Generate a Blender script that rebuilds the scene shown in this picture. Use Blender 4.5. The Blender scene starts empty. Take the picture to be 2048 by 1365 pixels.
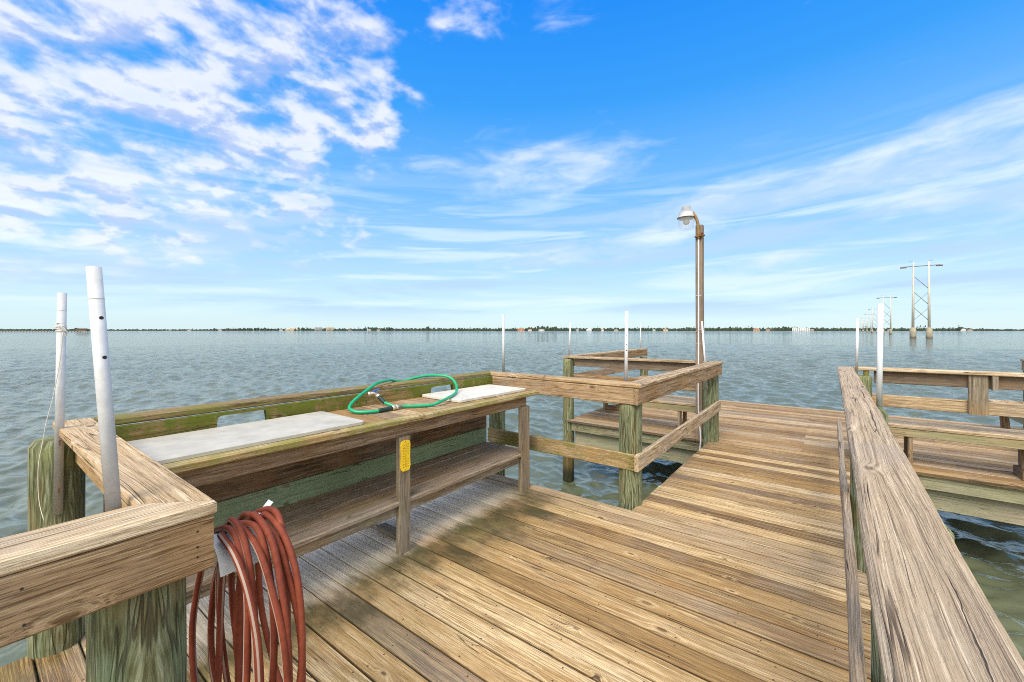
import bpy, math, random
import numpy as np
from mathutils import Vector, Matrix

random.seed(7)
rad = math.radians
SC = bpy.context.scene
COL = SC.collection

# ------------------------------------------------------------------ camera
HEAD = rad(37.3)                       # camera looks this far to the left of the pier axis (+Y)
EYE = 1.5
cam_d = bpy.data.cameras.new("camera")
cam_d.sensor_width = 36.0
cam_d.lens = 840.0 / 2048.0 * 36.0
cam_d.shift_y = -21.5 / 2048.0
cam_d.clip_start = 0.02
cam_d.clip_end = 20000.0
cam = bpy.data.objects.new("camera", cam_d)
COL.objects.link(cam)
cam.location = (0, 0, EYE)
cam.rotation_euler = (math.pi / 2, 0, HEAD)
SC.camera = cam

# ------------------------------------------------------------------ exposure
SC.view_settings.view_transform = 'Standard'
SC.view_settings.look = 'None'
SC.view_settings.gamma = 1.0
SC.view_settings.use_curve_mapping = False
SC.view_settings.exposure = 0.62
SC.render.film_transparent = False
SC.cycles.max_bounces = 8
SC.cycles.use_denoising = False
SC.cycles.denoising_input_passes = 'RGB_ALBEDO_NORMAL'
SC.cycles.denoising_prefilter = 'NONE'
SC.cycles.use_adaptive_sampling = False
SC.cycles.pixel_filter_type = 'BLACKMAN_HARRIS'
SC.cycles.filter_width = 1.0
SC.cycles.sample_clamp_indirect = 4.0

# ------------------------------------------------------------------ node helper
class NT:
    def __init__(self, nt):
        self.nt = nt; self.N = nt.nodes; self.L = nt.links
    def node(self, t, **kw):
        n = self.N.new(t)
        for k, v in kw.items(): setattr(n, k, v)
        return n
    def link(self, a, b): self.L.new(a, b)
    def put(self, sock, v):
        if hasattr(v, 'links') or isinstance(v, bpy.types.NodeSocket): self.L.new(v, sock)
        else: sock.default_value = v
    def m(self, op, a, b=None, c=None, clamp=False):
        n = self.node('ShaderNodeMath', operation=op); n.use_clamp = clamp
        self.put(n.inputs[0], a)
        if b is not None: self.put(n.inputs[1], b)
        if c is not None: self.put(n.inputs[2], c)
        return n.outputs[0]
    def vm(self, op, a, b=None):
        n = self.node('ShaderNodeVectorMath', operation=op)
        self.put(n.inputs[0], a)
        if b is not None: self.put(n.inputs[1], b)
        return n.outputs['Value'] if op in ('DOT_PRODUCT', 'LENGTH') else n.outputs[0]
    def xyz(self, x, y, z):
        n = self.node('ShaderNodeCombineXYZ')
        for i, v in enumerate((x, y, z)): self.put(n.inputs[i], v)
        return n.outputs[0]
    def sep(self, v):
        n = self.node('ShaderNodeSeparateXYZ'); self.put(n.inputs[0], v)
        return n.outputs[0], n.outputs[1], n.outputs[2]
    def noise(self, vec, scale=1.0, detail=2.0, rough=0.5, dist=0.0, out=0):
        n = self.node('ShaderNodeTexNoise'); self.put(n.inputs['Vector'], vec)
        n.inputs['Scale'].default_value = scale; n.inputs['Detail'].default_value = detail
        n.inputs['Roughness'].default_value = rough; n.inputs['Distortion'].default_value = dist
        return n.outputs[out]
    def ss(self, v, a, b, lo=0.0, hi=1.0):
        n = self.node('ShaderNodeMapRange', interpolation_type='SMOOTHSTEP')
        self.put(n.inputs['Value'], v)
        n.inputs['From Min'].default_value = a; n.inputs['From Max'].default_value = b
        n.inputs['To Min'].default_value = lo; n.inputs['To Max'].default_value = hi
        return n.outputs[0]
    def ramp(self, v, stops):
        n = self.node('ShaderNodeValToRGB'); self.put(n.inputs[0], v)
        e = n.color_ramp.elements
        while len(e) < len(stops): e.new(0.5)
        for i, (p, c) in enumerate(stops):
            e[i].position = p; e[i].color = (c[0], c[1], c[2], 1)
        return n.outputs[0]
    def mix(self, f, a, b, mode='MIX'):
        n = self.node('ShaderNodeMix', data_type='RGBA', blend_type=mode)
        self.put(n.inputs[0], f)
        for s, v in ((n.inputs[6], a), (n.inputs[7], b)):
            if isinstance(v, tuple): v = (v[0], v[1], v[2], 1)
            self.put(s, v)
        return n.outputs[2]

# ------------------------------------------------------------------ world: daylight sky with clouds
SUN_EL, SUN_AZ = rad(48), rad(168)       # azimuth clockwise from +Y
w = bpy.data.worlds.new("World"); SC.world = w; w.use_nodes = True
t = NT(w.node_tree); t.N.clear()
def bearing(px, py):                     # direction of a cloud as (azimuth, elevation)
    r = (px - 1024) / 840.0
    return (-HEAD + math.atan(r), math.atan((661 - py) / 840.0 / math.hypot(1, r)))
tc = t.node('ShaderNodeTexCoord')
D = t.vm('NORMALIZE', tc.outputs['Generated'])
dx, dy, dz = t.sep(D)
sky = t.node('ShaderNodeTexSky', sky_type='NISHITA')
sky.sun_disc = False; sky.sun_elevation = SUN_EL; sky.sun_rotation = SUN_AZ
sky.air_density = 1.0; sky.dust_density = 0.3; sky.ozone_density = 3.0
skyc = sky.outputs[0]
el = t.m('ARCSINE', dz)
az = t.m('ARCTAN2', dx, dy)
# vivid gradient of the clear air on top of the physical sky
grad = t.ramp(t.m('MULTIPLY', el, 1 / rad(45), clamp=True),
              [(0.0, (4.5, 5.9, 6.3)), (0.06, (4.3, 5.9, 6.6)), (0.18, (3.0, 5.0, 7.0)), (0.40, (1.2, 3.6, 7.0)),
               (0.62, (0.20, 2.5, 6.9)), (0.85, (0.01, 1.9, 6.9)), (1.0, (0.01, 1.6, 6.6))])
base = t.mix(0.85, skyc, grad)
zc = t.m('MAXIMUM', dz, 0.02)
zq = t.m('ADD', zc, .42)
P = t.xyz(t.m('MULTIPLY', t.m('DIVIDE', dx, zq), 1.0), t.m('MULTIPLY', t.m('DIVIDE', dy, zq), .92), t.m('MULTIPLY', dz, 1.2))
def blobs(lst, wrp=None):
    tot = None
    for px, py, sx, sy, rot, a in lst:
        a0, e0 = bearing(px, py)
        u = t.m('SUBTRACT', az, a0); v = t.m('SUBTRACT', el, e0)
        if wrp: u = t.m('ADD', u, wrp[0]); v = t.m('ADD', v, wrp[1])
        c_, s_ = math.cos(rad(rot)), math.sin(rad(rot))
        uu = t.m('ADD', t.m('MULTIPLY', u, c_ / rad(sx)), t.m('MULTIPLY', v, s_ / rad(sx)))
        vv = t.m('ADD', t.m('MULTIPLY', u, -s_ / rad(sy)), t.m('MULTIPLY', v, c_ / rad(sy)))
        q = t.m('ADD', t.m('MULTIPLY', uu, uu), t.m('MULTIPLY', vv, vv))
        g = t.m('MULTIPLY', t.m('EXPONENT', t.m('MULTIPLY', q, -1.0)), a)
        tot = g if tot is None else t.m('ADD', tot, g)
    return tot
wa = t.m('MULTIPLY', t.m('SUBTRACT', t.noise(D, 5.0, 4, .6), 0.5), rad(9))
wb = t.m('MULTIPLY', t.m('SUBTRACT', t.noise(t.vm('ADD', D, (5.2, 1.3, 2.1)), 5.0, 4, .6), 0.5), rad(9))
# puffy altocumulus field
pz, pe = t.noise(P, 9.5, 6, .52, .12), None
P2 = t.vm('MULTIPLY', P, (0.972, 0.972, 1))
pz2 = t.noise(P2, 9.5, 5, .52, .12)
cov = blobs([(120, 60, 17, 9, 0, .74), (-260, 260, 22, 26, 0, .5), (420, 130, 14, 8, -12, .62), (150, 230, 15, 5, -8, .55), (700, 80, 8, 7, -10, .42), (690, 165, 8, 4, -8, .62),
             (240, 352, 17, 4.6, -6, 1.15), (530, 360, 6.5, 2.6, -12, .8), (60, 400, 10, 3.5, 0, .6), (430, 225, 10, 3, -8, .45), (620, 215, 6, 2.6, -8, .6), (755, 248, 2.6, 1.3, 0, .95), (920, 22, 9, 3, 0, .47),
             (560, 20, 10, 4, 0, .6), (300, 425, 9, 2.2, 0, .55), ], (wa, wb))
dens = t.m('ADD', t.m('MULTIPLY', t.m('SUBTRACT', pz, 0.5), 3.6), t.m('SUBTRACT', t.m('MINIMUM', cov, .93), 0.50))
puff = t.m('MULTIPLY', t.ss(dens, -0.18, 0.80), t.m('MULTIPLY', t.ss(cov, .12, .32), t.ss(dz, .05, .12)))
lit = t.m('ADD', t.m('MULTIPLY', t.m('SUBTRACT', pz2, pz), 10.0), 0.34, clamp=True)
pc = t.mix(lit, (6.4, 6.5, 6.9), (3.7, 4.3, 6.2))
thick = t.ss(dens, 0.55, 1.25)
pc = t.mix(t.m('MULTIPLY', thick, .35), pc, (4.8, 5.6, 7.0))
c1 = t.mix(t.m('MULTIPLY', puff, .86), base, pc)
# thin fibrous mid-height clouds
S1 = t.xyz(t.m('MULTIPLY', az, 5.0), t.m('MULTIPLY', t.m('SUBTRACT', el, t.m('MULTIPLY', az, .05)), 17.0), 0.0)
fz = t.noise(S1, 1.6, 7, .58, .5)
cov2 = blobs([(1110, 345, 11, 3.6, 3, 1.2), (1440, 390, 8, 1.9, 6, .8), (1700, 348, 9, 1.9, 6, .8), (1960, 290, 8, 3.0, 4, .7), (820, 330, 8, 1.8, 5, .5), (680, 375, 4, 1.2, 0, .6),
              (1080, 515, 9, 1.6, 4, 1.0), (1330, 470, 9, 2.2, 10, .8), (150, 540, 12, 2.2, 8, .75), (380, 500, 8, 1.6, 6, .5), (1120, 15, 5, 2.5, 0, .5), (1560, 512, 6, 1.2, 2, .7),
              (1900, 400, 12, 1.2, 2, .45), (2500, 300, 18, 9, 0, .6)], (t.m('MULTIPLY', wa, .5), t.m('MULTIPLY', wb, .35)))
d2 = t.m('ADD', t.m('MULTIPLY', t.m('SUBTRACT', fz, 0.5), 1.5), t.m('SUBTRACT', t.m('MINIMUM', cov2, .85), 0.36))
fib = t.m('MULTIPLY', t.ss(d2, -0.15, 0.8), .66)
fsh = t.noise(t.vm('ADD', S1, (3.0, .35, 0)), 1.6, 5, .6, .7)
fc = t.mix(t.ss(fsh, .40, .60), (4.3, 5.4, 7.0), (6.3, 6.7, 7.3))
c2 = t.mix(fib, c1, fc)
# low grey-blue streaks toward the horizon
S2 = t.xyz(t.m('MULTIPLY', az, 2.2), t.m('MULTIPLY', t.m('SUBTRACT', el, t.m('MULTIPLY', az, .03)), 24.0), 4.0)
lz = t.noise(S2, 1.0, 6, .55, .5)
lowm = t.m('MULTIPLY', t.ss(el, rad(24), rad(10)), t.ss(el, rad(.6), rad(3.5)))
lo = t.m('MULTIPLY', t.m('MULTIPLY', t.ss(lz, .49, .64), lowm), .75)
c3 = t.mix(lo, c2, (3.4, 4.8, 6.6))
veil = t.m('MULTIPLY', t.m('MULTIPLY', t.ss(lz, .49, .34), lowm), .55)
c3 = t.mix(veil, c3, (5.8, 6.7, 7.2))
# unseen cloud sheet overhead and behind the viewer, added for soft neutral fill
fwd = t.vm('DOT_PRODUCT', D, (-math.sin(HEAD), math.cos(HEAD), 0.0))
rear = t.m('MAXIMUM', t.ss(fwd, .10, -.25), t.ss(el, rad(50), rad(66)))
rn_ = t.noise(P, 2.2, 5, .55)
rcol = t.mix(t.ss(rn_, .35, .65), (8.2, 8.6, 9.2), (12.5, 12.2, 11.6))
c3 = t.mix(t.m('MULTIPLY', rear, t.ss(el, rad(-2), rad(12), .35, .93)), c3, rcol)
bg = t.node('ShaderNodeBackground'); t.link(c3, bg.inputs[0]); bg.inputs[1].default_value = 0.1
wo = t.node('ShaderNodeOutputWorld'); t.link(bg.outputs[0], wo.inputs[0])

# ------------------------------------------------------------------ sun (thin cloud in front of it: soft)
sun_d = bpy.data.lights.new("sun", 'SUN'); sun_d.energy = 2.3; sun_d.angle = rad(34); sun_d.color = (1, .91, .77)
sun = bpy.data.objects.new("sun", sun_d); COL.objects.link(sun)
sv = Vector((math.sin(SUN_AZ) * math.cos(SUN_EL), math.cos(SUN_AZ) * math.cos(SUN_EL), math.sin(SUN_EL)))
sun.rotation_euler = sv.to_track_quat('Z', 'Y').to_euler()

# ------------------------------------------------------------------ materials
def new_mat(name):
    m = bpy.data.materials.new(name); m.use_nodes = True
    t = NT(m.node_tree); t.N.clear()
    b = t.node('ShaderNodeBsdfPrincipled'); o = t.node('ShaderNodeOutputMaterial')
    t.link(b.outputs[0], o.inputs[0])
    return m, t, b
def attr(t, name, out='Vector'):
    a = t.node('ShaderNodeAttribute'); a.attribute_name = name
    return a.outputs[out]
def geo_pos(t): return t.node('ShaderNodeNewGeometry').outputs['Position']

def wood(name, dark, mid, pale, moss=0.0, moss_col=(.10, .12, .02), gray=0.0, green=0.0, crack=1.0, nails=False, stain=None, knots=.85, vary=.34, bump=.5, blotch=.5, warm=(.36, .19, .06), sx=1.0, fs=1.0, split=False, grime=.55, seam=0.0):
    m, t, b = new_mat(name)
    L, W, T = t.sep(attr(t, 'gc'))
    rn = attr(t, 'rnd', 'Fac')
    r50 = t.m('MULTIPLY', rn, 53.0)
    pos = geo_pos(t)
    n0 = t.noise(t.xyz(t.m('MULTIPLY', L, .9), t.m('MULTIPLY', W, 6.0), t.m('ADD', r50, t.m('MULTIPLY', T, 5))), 1.0, 2)
    vo = t.node('ShaderNodeTexVoronoi', voronoi_dimensions='2D', feature='F1')
    t.link(t.xyz(t.m('ADD', t.m('MULTIPLY', L, 3.0), r50), t.m('ADD', t.m('MULTIPLY', t.m('ADD', W, T), 6.5), r50), 0.0), vo.inputs['Vector'])
    vo.inputs['Scale'].default_value = 1.0
    kr, kg, kb = t.sep(vo.outputs['Color']); kd = t.m('MULTIPLY', vo.outputs['Distance'], t.m('MULTIPLY_ADD', kg, 1.6, .95))
    sel = t.m('GREATER_THAN', kr, knots)
    kn = t.m('MULTIPLY', t.ss(kd, .42, 0.0), sel)
    g = t.m('ADD', t.m('ADD', W, t.m('MULTIPLY', t.m('SUBTRACT', n0, .5), .075 * sx)), t.m('MULTIPLY', kn, .020))
    s1 = t.noise(t.xyz(t.m('MULTIPLY', L, 1.4), t.m('MULTIPLY', g, 75 * fs), t.m('ADD', r50, t.m('MULTIPLY', T, 60))), 1.0, 5, .62)
    s2 = t.noise(t.xyz(t.m('MULTIPLY', L, 6), t.m('MULTIPLY', g, 330 * fs), t.m('ADD', r50, t.m('MULTIPLY', T, 300))), 1.0, 4, .7)
    s3 = t.m('MULTIPLY_ADD', t.m('SINE', t.m('ADD', t.m('MULTIPLY', g, 620 * fs), t.m('MULTIPLY', s1, 9))), .5, .5)
    v = t.m('ADD', t.m('ADD', t.m('MULTIPLY', s1, .95), t.m('MULTIPLY', s2, 1.10)), t.m('MULTIPLY', s3, .07))
    v = t.m('ADD', v, t.m('MULTIPLY', t.m('SUBTRACT', rn, .5), vary))
    v = t.m('ADD', t.m('MULTIPLY', t.m('SUBTRACT', v, 1.10), 1.30), .50)
    col = t.ramp(v, [(.24, dark), (.43, mid), (.55, mid), (.76, pale)])
    bl = t.noise(t.xyz(t.m('MULTIPLY', L, 1.7), t.m('MULTIPLY', W, 11), r50), 1.0, 3, .6)
    col = t.mix(t.m('MULTIPLY', t.ss(bl, .48, .72), blotch), col, warm)
    gr2 = t.noise(pos, 2.3, 5, .6)
    col = t.mix(t.m('MULTIPLY', t.ss(gr2, .45, .72), .25 + gray), col, (.30, .27, .235))
    # per-board hue shift
    r3 = t.m('FRACT', t.m('MULTIPLY', rn, 7.31))
    col = t.mix(t.m('MULTIPLY', t.ss(r3, .72, 1.0), .38), col, (.42, .25, .085))
    col = t.mix(t.m('MULTIPLY', t.ss(r3, .25, 0.0), .35), col, (.36, .31, .25))
    if green:
        gn = t.noise(t.xyz(t.m('MULTIPLY', L, 1.2), t.m('MULTIPLY', W, 14), r50), 1.0, 3)
        col = t.mix(t.m('MULTIPLY', t.ss(gn, .30, .62), green), col, (.19, .25, .13))
    if moss:
        mn = t.noise(pos, 9.0, 6, .68); mb_ = t.noise(pos, 2.2, 3, .6)
        mm = t.ss(t.m('ADD', t.m('MULTIPLY', mn, .6), t.m('MULTIPLY', mb_, .6)), .66 - .22 * moss, .80 - .2 * moss)
        col = t.mix(t.m('MULTIPLY', mm, min(1, moss * 1.3)), col, moss_col)
        sp = t.ss(t.noise(pos, 38, 3, .6), .60, .68)
        col = t.mix(t.m('MULTIPLY', sp, .55 * moss), col, (.035, .03, .02))
    # dark weathered streaks and grime along the grain
    gs_ = t.noise(t.xyz(t.m('MULTIPLY', L, 2.1), t.m('MULTIPLY', g, 26 * fs), t.m('ADD', r50, t.m('ADD', t.m('MULTIPLY', T, 22), 5.0))), 1.0, 6, .68)
    col = t.mix(t.m('MULTIPLY', t.ss(gs_, .54, .68), grime), col, t.mix(.5, dark, mid))
    sp2 = t.ss(t.noise(t.xyz(t.m('MULTIPLY', L, 26), t.m('MULTIPLY', g, 240), t.m('ADD', r50, t.m('MULTIPLY', T, 240))), 1.0, 3, .6), .60, .70)
    col = t.mix(t.m('MULTIPLY', sp2, .65), col, dark)
    # knots
    kc = t.m('MULTIPLY', t.ss(kd, .10, .07), sel)
    krim = t.m('MULTIPLY', t.m('MULTIPLY', t.ss(kd, .30, .16), t.ss(kd, .08, .14)), sel)
    col = t.mix(t.m('MULTIPLY', krim, .28), col, pale)
    kring = t.m('MULTIPLY', t.m('MULTIPLY', t.ss(kd, .20, .10), sel), t.m('MULTIPLY_ADD', t.m('SINE', t.m('MULTIPLY', kd, 160)), .3, .5))
    col = t.mix(t.m('MULTIPLY', kring, .45), col, (.16, .09, .035))
    col = t.mix(t.m('MULTIPLY', kc, t.m('MULTIPLY_ADD', kb, .5, .35)), col, (.10, .055, .025))
    # checks and cracks along the grain
    cn = t.noise(t.xyz(t.m('MULTIPLY', L, .8), t.m('MULTIPLY', g, 34), t.m('ADD', r50, t.m('MULTIPLY', T, 30))), 1.0, 2, .5)
    ck = t.ss(t.m('ABSOLUTE', t.m('SUBTRACT', cn, .5)), .0135, .004)
    ckm = t.ss(t.noise(t.xyz(t.m('MULTIPLY', L, 2.2), t.m('MULTIPLY', W, 9), t.m('ADD', r50, 7)), 1.0, 2), .50, .62)
    ck = t.m('MULTIPLY', ck, ckm)
    col = t.mix(t.m('MULTIPLY', ck, .85 * crack), col, (.05, .03, .018))
    fine = t.ss(s2, .42, .30)
    col = t.mix(t.m('MULTIPLY', fine, .85), col, dark)
    if split:
        for w0, sd in ((.030, 3.0), (-.022, 11.0)):
            jag = t.m('MULTIPLY', t.m('SUBTRACT', t.noise(t.xyz(t.m('MULTIPLY', L, 2.2), sd, r50), 1, 5, .52), .5), .055)
            dst = t.m('ABSOLUTE', t.m('SUBTRACT', t.m('SUBTRACT', W, w0), jag))
            wd = t.ss(t.noise(t.xyz(t.m('MULTIPLY', L, 1.6), sd + 5, r50), 1, 3), .50, .64, 0.0, .0024)
            sp_ = t.m('MULTIPLY', t.m('LESS_THAN', dst, wd), .9)
            col = t.mix(sp_, col, (.03, .022, .015)); ck = t.m('MAXIMUM', ck, sp_)
    if seam:
        col = t.mix(t.m('MULTIPLY', t.ss(t.m('ADD', t.m('ABSOLUTE', W), t.m('MULTIPLY', s1, .004)), .0668, .0700), seam), col, (.045, .03, .018))
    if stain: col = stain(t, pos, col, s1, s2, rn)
    if nails:
        fl = t.m('SUBTRACT', t.m('FRACT', t.m('ADD', t.m('DIVIDE', L, .407), .5)), .5)
        fw = t.m('SUBTRACT', t.m('ABSOLUTE', W), .043)
        q = t.m('ADD', t.m('POWER', t.m('MULTIPLY', fl, .407), 2.0), t.m('POWER', fw, 2.0))
        col = t.mix(t.m('MULTIPLY', t.ss(q, .000028, .000012), .85), col, (.03, .022, .018))
    t.link(col, b.inputs['Base Color'])
    b.inputs['Roughness'].default_value = .82
    b.inputs['Specular IOR Level'].default_value = .25
    bp = t.node('ShaderNodeBump'); bp.inputs['Strength'].default_value = bump; bp.inputs['Distance'].default_value = .006
    h = t.m('SUBTRACT', t.m('ADD', t.m('MULTIPLY', s1, .7), t.m('MULTIPLY', s2, .5)), t.m('MULTIPLY', ck, 1.0))
    t.link(h, bp.inputs['Height']); t.link(bp.outputs[0], b.inputs['Normal'])
    return m

def deck_stain(t, pos, col, s1, s2, rn):
    x, y, z = t.sep(pos)
    n = t.noise(pos, 2.6, 5, .62); n2 = t.noise(t.vm('MULTIPLY', pos, (.55, 1.3, 1.0)), 7, 6, .68)
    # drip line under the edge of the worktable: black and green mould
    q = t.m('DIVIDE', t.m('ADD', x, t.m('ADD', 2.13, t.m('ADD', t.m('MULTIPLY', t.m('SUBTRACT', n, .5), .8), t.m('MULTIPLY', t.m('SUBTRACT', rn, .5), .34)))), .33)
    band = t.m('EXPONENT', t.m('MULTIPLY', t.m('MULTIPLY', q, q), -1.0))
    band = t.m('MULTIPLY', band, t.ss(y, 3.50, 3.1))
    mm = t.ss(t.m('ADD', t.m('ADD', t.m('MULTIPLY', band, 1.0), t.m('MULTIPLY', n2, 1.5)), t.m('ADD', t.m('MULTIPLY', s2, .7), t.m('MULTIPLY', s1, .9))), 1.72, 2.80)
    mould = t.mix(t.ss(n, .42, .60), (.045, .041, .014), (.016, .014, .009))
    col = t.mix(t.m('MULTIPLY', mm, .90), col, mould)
    gb = t.m('MULTIPLY', t.ss(x, -1.3, -2.4), t.ss(n, .42, .66))
    col = t.mix(t.m('MULTIPLY', gb, .42), col, (.17, .16, .045))
    # bleached boards under the table, painted paler and warmer to offset the blue shade
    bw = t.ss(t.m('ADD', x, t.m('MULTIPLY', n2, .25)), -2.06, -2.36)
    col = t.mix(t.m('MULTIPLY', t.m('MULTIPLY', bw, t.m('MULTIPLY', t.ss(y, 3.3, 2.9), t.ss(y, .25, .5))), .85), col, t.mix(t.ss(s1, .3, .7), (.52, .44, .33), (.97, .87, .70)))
    return col

C = dict(dark=(.105, .062, .032), mid=(.30, .20, .105), pale=(.56, .44, .29))
M = {}
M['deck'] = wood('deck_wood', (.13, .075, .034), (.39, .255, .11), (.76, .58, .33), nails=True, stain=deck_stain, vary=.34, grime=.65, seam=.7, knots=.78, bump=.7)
M['deck_far'] = wood('head_deck_wood', (.12, .068, .034), (.35, .23, .11), (.70, .53, .32), nails=True, vary=.26, seam=.7, knots=.86, bump=.5)
M['cap'] = wood('cap_wood', (.15, .095, .050), (.49, .365, .225), (.80, .67, .48), crack=1.0, grime=.35, knots=.82, vary=.15, bump=.8, blotch=.3, gray=.1, warm=(.42, .26, .12))
M['rail'] = wood('rail_wood', (.12, .07, .034), (.33, .22, .12), (.55, .42, .26), vary=.25, grime=.35, knots=.84, gray=.05)
M['bigcap'] = wood('weathered_cap_wood', (.21, .15, .095), (.47, .355, .235), (.74, .60, .43), crack=1.0, knots=.90, vary=.10, bump=1.0, blotch=.22, gray=.05, warm=(.40, .26, .13), sx=.7, fs=2.1, split=True, grime=.4)
M['back'] = wood('mossy_board_wood', (.07, .05, .02), (.20, .155, .065), (.36, .29, .15), moss=.8, moss_col=(.12, .14, .015), vary=.2, blotch=.3, warm=(.26, .15, .05))
M['mosscap'] = wood('mossy_edge_wood', (.09, .06, .025), (.26, .19, .09), (.50, .40, .24), moss=.5, moss_col=(.17, .17, .03), vary=.2, blotch=.4)
M['trim'] = wood('tabletop_edge_wood', (.12, .08, .03), (.36, .27, .12), (.60, .49, .28), moss=.55, moss_col=(.24, .23, .05), vary=.2)
M['bench'] = wood('bench_board_wood', (.075, .045, .025), (.21, .135, .075), (.36, .26, .16), vary=.3, blotch=.7, warm=(.24, .12, .035))
M['shelf'] = wood('shelf_wood', (.09, .06, .04), (.24, .175, .115), (.42, .33, .235), vary=.2, gray=.2, moss=.25, moss_col=(.11, .12, .04))
M['green'] = wood('green_treated_wood', (.10, .12, .065), (.28, .35, .22), (.42, .50, .34), vary=.12, blotch=.15, green=.8, warm=(.18, .2, .08))
M['leg'] = wood('leg_wood', (.09, .07, .045), (.25, .20, .135), (.42, .36, .26), vary=.2, gray=.15, moss=.25, moss_col=(.15, .15, .04))
M['fascia'] = wood('rim_board_wood', (.11, .09, .055), (.31, .26, .17), (.48, .42, .29), vary=.2, green=.45, blotch=.2, knots=.8)
M['post'] = wood('lamp_post_wood', (.07, .04, .02), (.21, .13, .07), (.34, .24, .15), vary=.1, blotch=.4)

# round piles, copper-green treated timber
m, t, b = new_mat('pile_wood'); M['pile'] = m
L, W, T = t.sep(attr(t, 'gc')); rn = attr(t, 'rnd', 'Fac'); pos = geo_pos(t); px_, py_, pz_ = t.sep(pos)
r50 = t.m('MULTIPLY', rn, 53)
wv = t.m('ADD', W, t.m('MULTIPLY', t.m('SUBTRACT', t.noise(t.xyz(t.m('MULTIPLY', L, 2), t.m('MULTIPLY', W, 8), r50), 1, 2), .5), .08))
a1 = t.noise(t.xyz(t.m('MULTIPLY', L, 2.6), t.m('MULTIPLY', wv, 62), r50), 1, 6, .68)
a2 = t.noise(t.xyz(t.m('MULTIPLY', L, 12), t.m('MULTIPLY', wv, 210), r50), 1, 4, .6)
a3 = t.noise(t.xyz(t.m('MULTIPLY', L, 2.4), t.m('MULTIPLY', W, 9), t.m('ADD', r50, 9)), 1, 3, .6)
col = t.ramp(t.m('ADD', t.m('MULTIPLY', a1, .95), t.m('SUBTRACT', t.m('MULTIPLY', a2, .8), .37)), [(.25, (.035, .034, .014)), (.42, (.11, .12, .055)), (.56, (.20, .225, .125)), (.78, (.44, .45, .31))])
col = t.mix(t.m('MULTIPLY', t.ss(a3, .50, .66), .6), col, (.19, .125, .05))
col = t.mix(t.m('MULTIPLY', t.ss(a3, .44, .28), .4), col, (.19, .28, .18))
vo = t.node('ShaderNodeTexVoronoi'); t.link(t.xyz(t.m('MULTIPLY', L, 3), t.m('MULTIPLY', W, 7), r50), vo.inputs['Vector'])
vr, _, _ = t.sep(vo.outputs['Color'])
col = t.mix(t.m('MULTIPLY', t.m('MULTIPLY', t.ss(vo.outputs['Distance'], .13, .06), t.m('GREATER_THAN', vr, .72)), .8), col, (.07, .03, .012))
ckp = t.ss(t.m('ABSOLUTE', t.m('SUBTRACT', t.noise(t.xyz(t.m('MULTIPLY', L, 1.1), t.m('MULTIPLY', wv, 22), t.m('ADD', r50, 3)), 1, 2), .5)), .016, .004)
col = t.mix(t.m('MULTIPLY', ckp, .6), col, (.02, .018, .01))
wet = t.ss(t.m('ADD', pz_, t.m('MULTIPLY', a1, .35)), -.10, -.55)
col = t.mix(t.m('MULTIPLY', wet, .75), col, (.12, .065, .012))
wet2 = t.ss(t.m('ADD', pz_, t.m('MULTIPLY', a1, .2)), -.62, -.82)
col = t.mix(t.m('MULTIPLY', wet2, .92), col, (.018, .022, .008))
mo = t.m('MULTIPLY', t.ss(pz_, .75, .98), t.ss(t.noise(pos, 14, 4), .42, .6))
col = t.mix(t.m('MULTIPLY', mo, .5), col, (.26, .30, .12))
t.link(col, b.inputs['Base Color']); b.inputs['Roughness'].default_value = .8
b.inputs['Specular IOR Level'].default_value = .3
bp = t.node('ShaderNodeBump'); bp.inputs['Strength'].default_value = .8; bp.inputs['Distance'].default_value = .008
t.link(t.m('ADD', t.m('SUBTRACT', a1, ckp), t.m('MULTIPLY', a2, .4)), bp.inputs['Height']); t.link(bp.outputs[0], b.inputs['Normal'])

def plain(name, c, rough=.5, metal=0, spec=.5, var=.15, scale=12, dirt=None, bump=0, alpha=None):
    m, t, b = new_mat(name); pos = geo_pos(t)
    n = t.noise(pos, scale, 5, .6)
    d = tuple(x * (1 - var) for x in c); u = tuple(min(1, x * (1 + var)) for x in c)
    col = t.ramp(n, [(.3, d), (.7, u)])
    if dirt: col = t.mix(t.m('MULTIPLY', t.ss(t.noise(pos, scale * .4, 5, .7), .50, .72), dirt[1]), col, dirt[0])
    t.link(col, b.inputs['Base Color']); b.inputs['Roughness'].default_value = rough
    b.inputs['Metallic'].default_value = metal; b.inputs['Specular IOR Level'].default_value = spec
    if bump:
        bp = t.node('ShaderNodeBump'); bp.inputs['Strength'].default_value = bump; bp.inputs['Distance'].default_value = .003
        t.link(n, bp.inputs['Height']); t.link(bp.outputs[0], b.inputs['Normal'])
    return m
M['pvc'] = plain('pvc', (.56, .575, .59), .45, var=.10, scale=22, dirt=((.40, .39, .35), .45))
M['pvc2'] = plain('bright_pvc', (.70, .71, .73), .4, var=.05, scale=20, dirt=((.5, .5, .47), .3))
M['black'] = plain('dark_fitting', (.02, .02, .02), .6)
M['rust'] = plain('rusty_steel', (.22, .09, .03), .7, .2, var=.4, scale=60)
M['rustarm'] = plain('rusty_arm', (.27, .17, .07), .7, .2, var=.45, scale=35, dirt=((.13, .06, .02), .7))
M['steel'] = plain('dull_steel', (.55, .55, .53), .4, .7, dirt=((.3, .27, .22), .4))
M['brass'] = plain('plated_brass', (.62, .56, .45), .35, .7, dirt=((.35, .25, .12), .5), scale=80)
M['lampmetal'] = plain('grey_lamp_metal', (.30, .32, .34), .6, 0, dirt=((.4, .36, .3), .5))
M['white'] = plain('white_enamel', (.50, .53, .56), .4)
M['board'] = plain('cutting_board', (.47, .445, .38), .55, var=.14, scale=9, dirt=((.36, .33, .25), .7), bump=.1)
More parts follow.
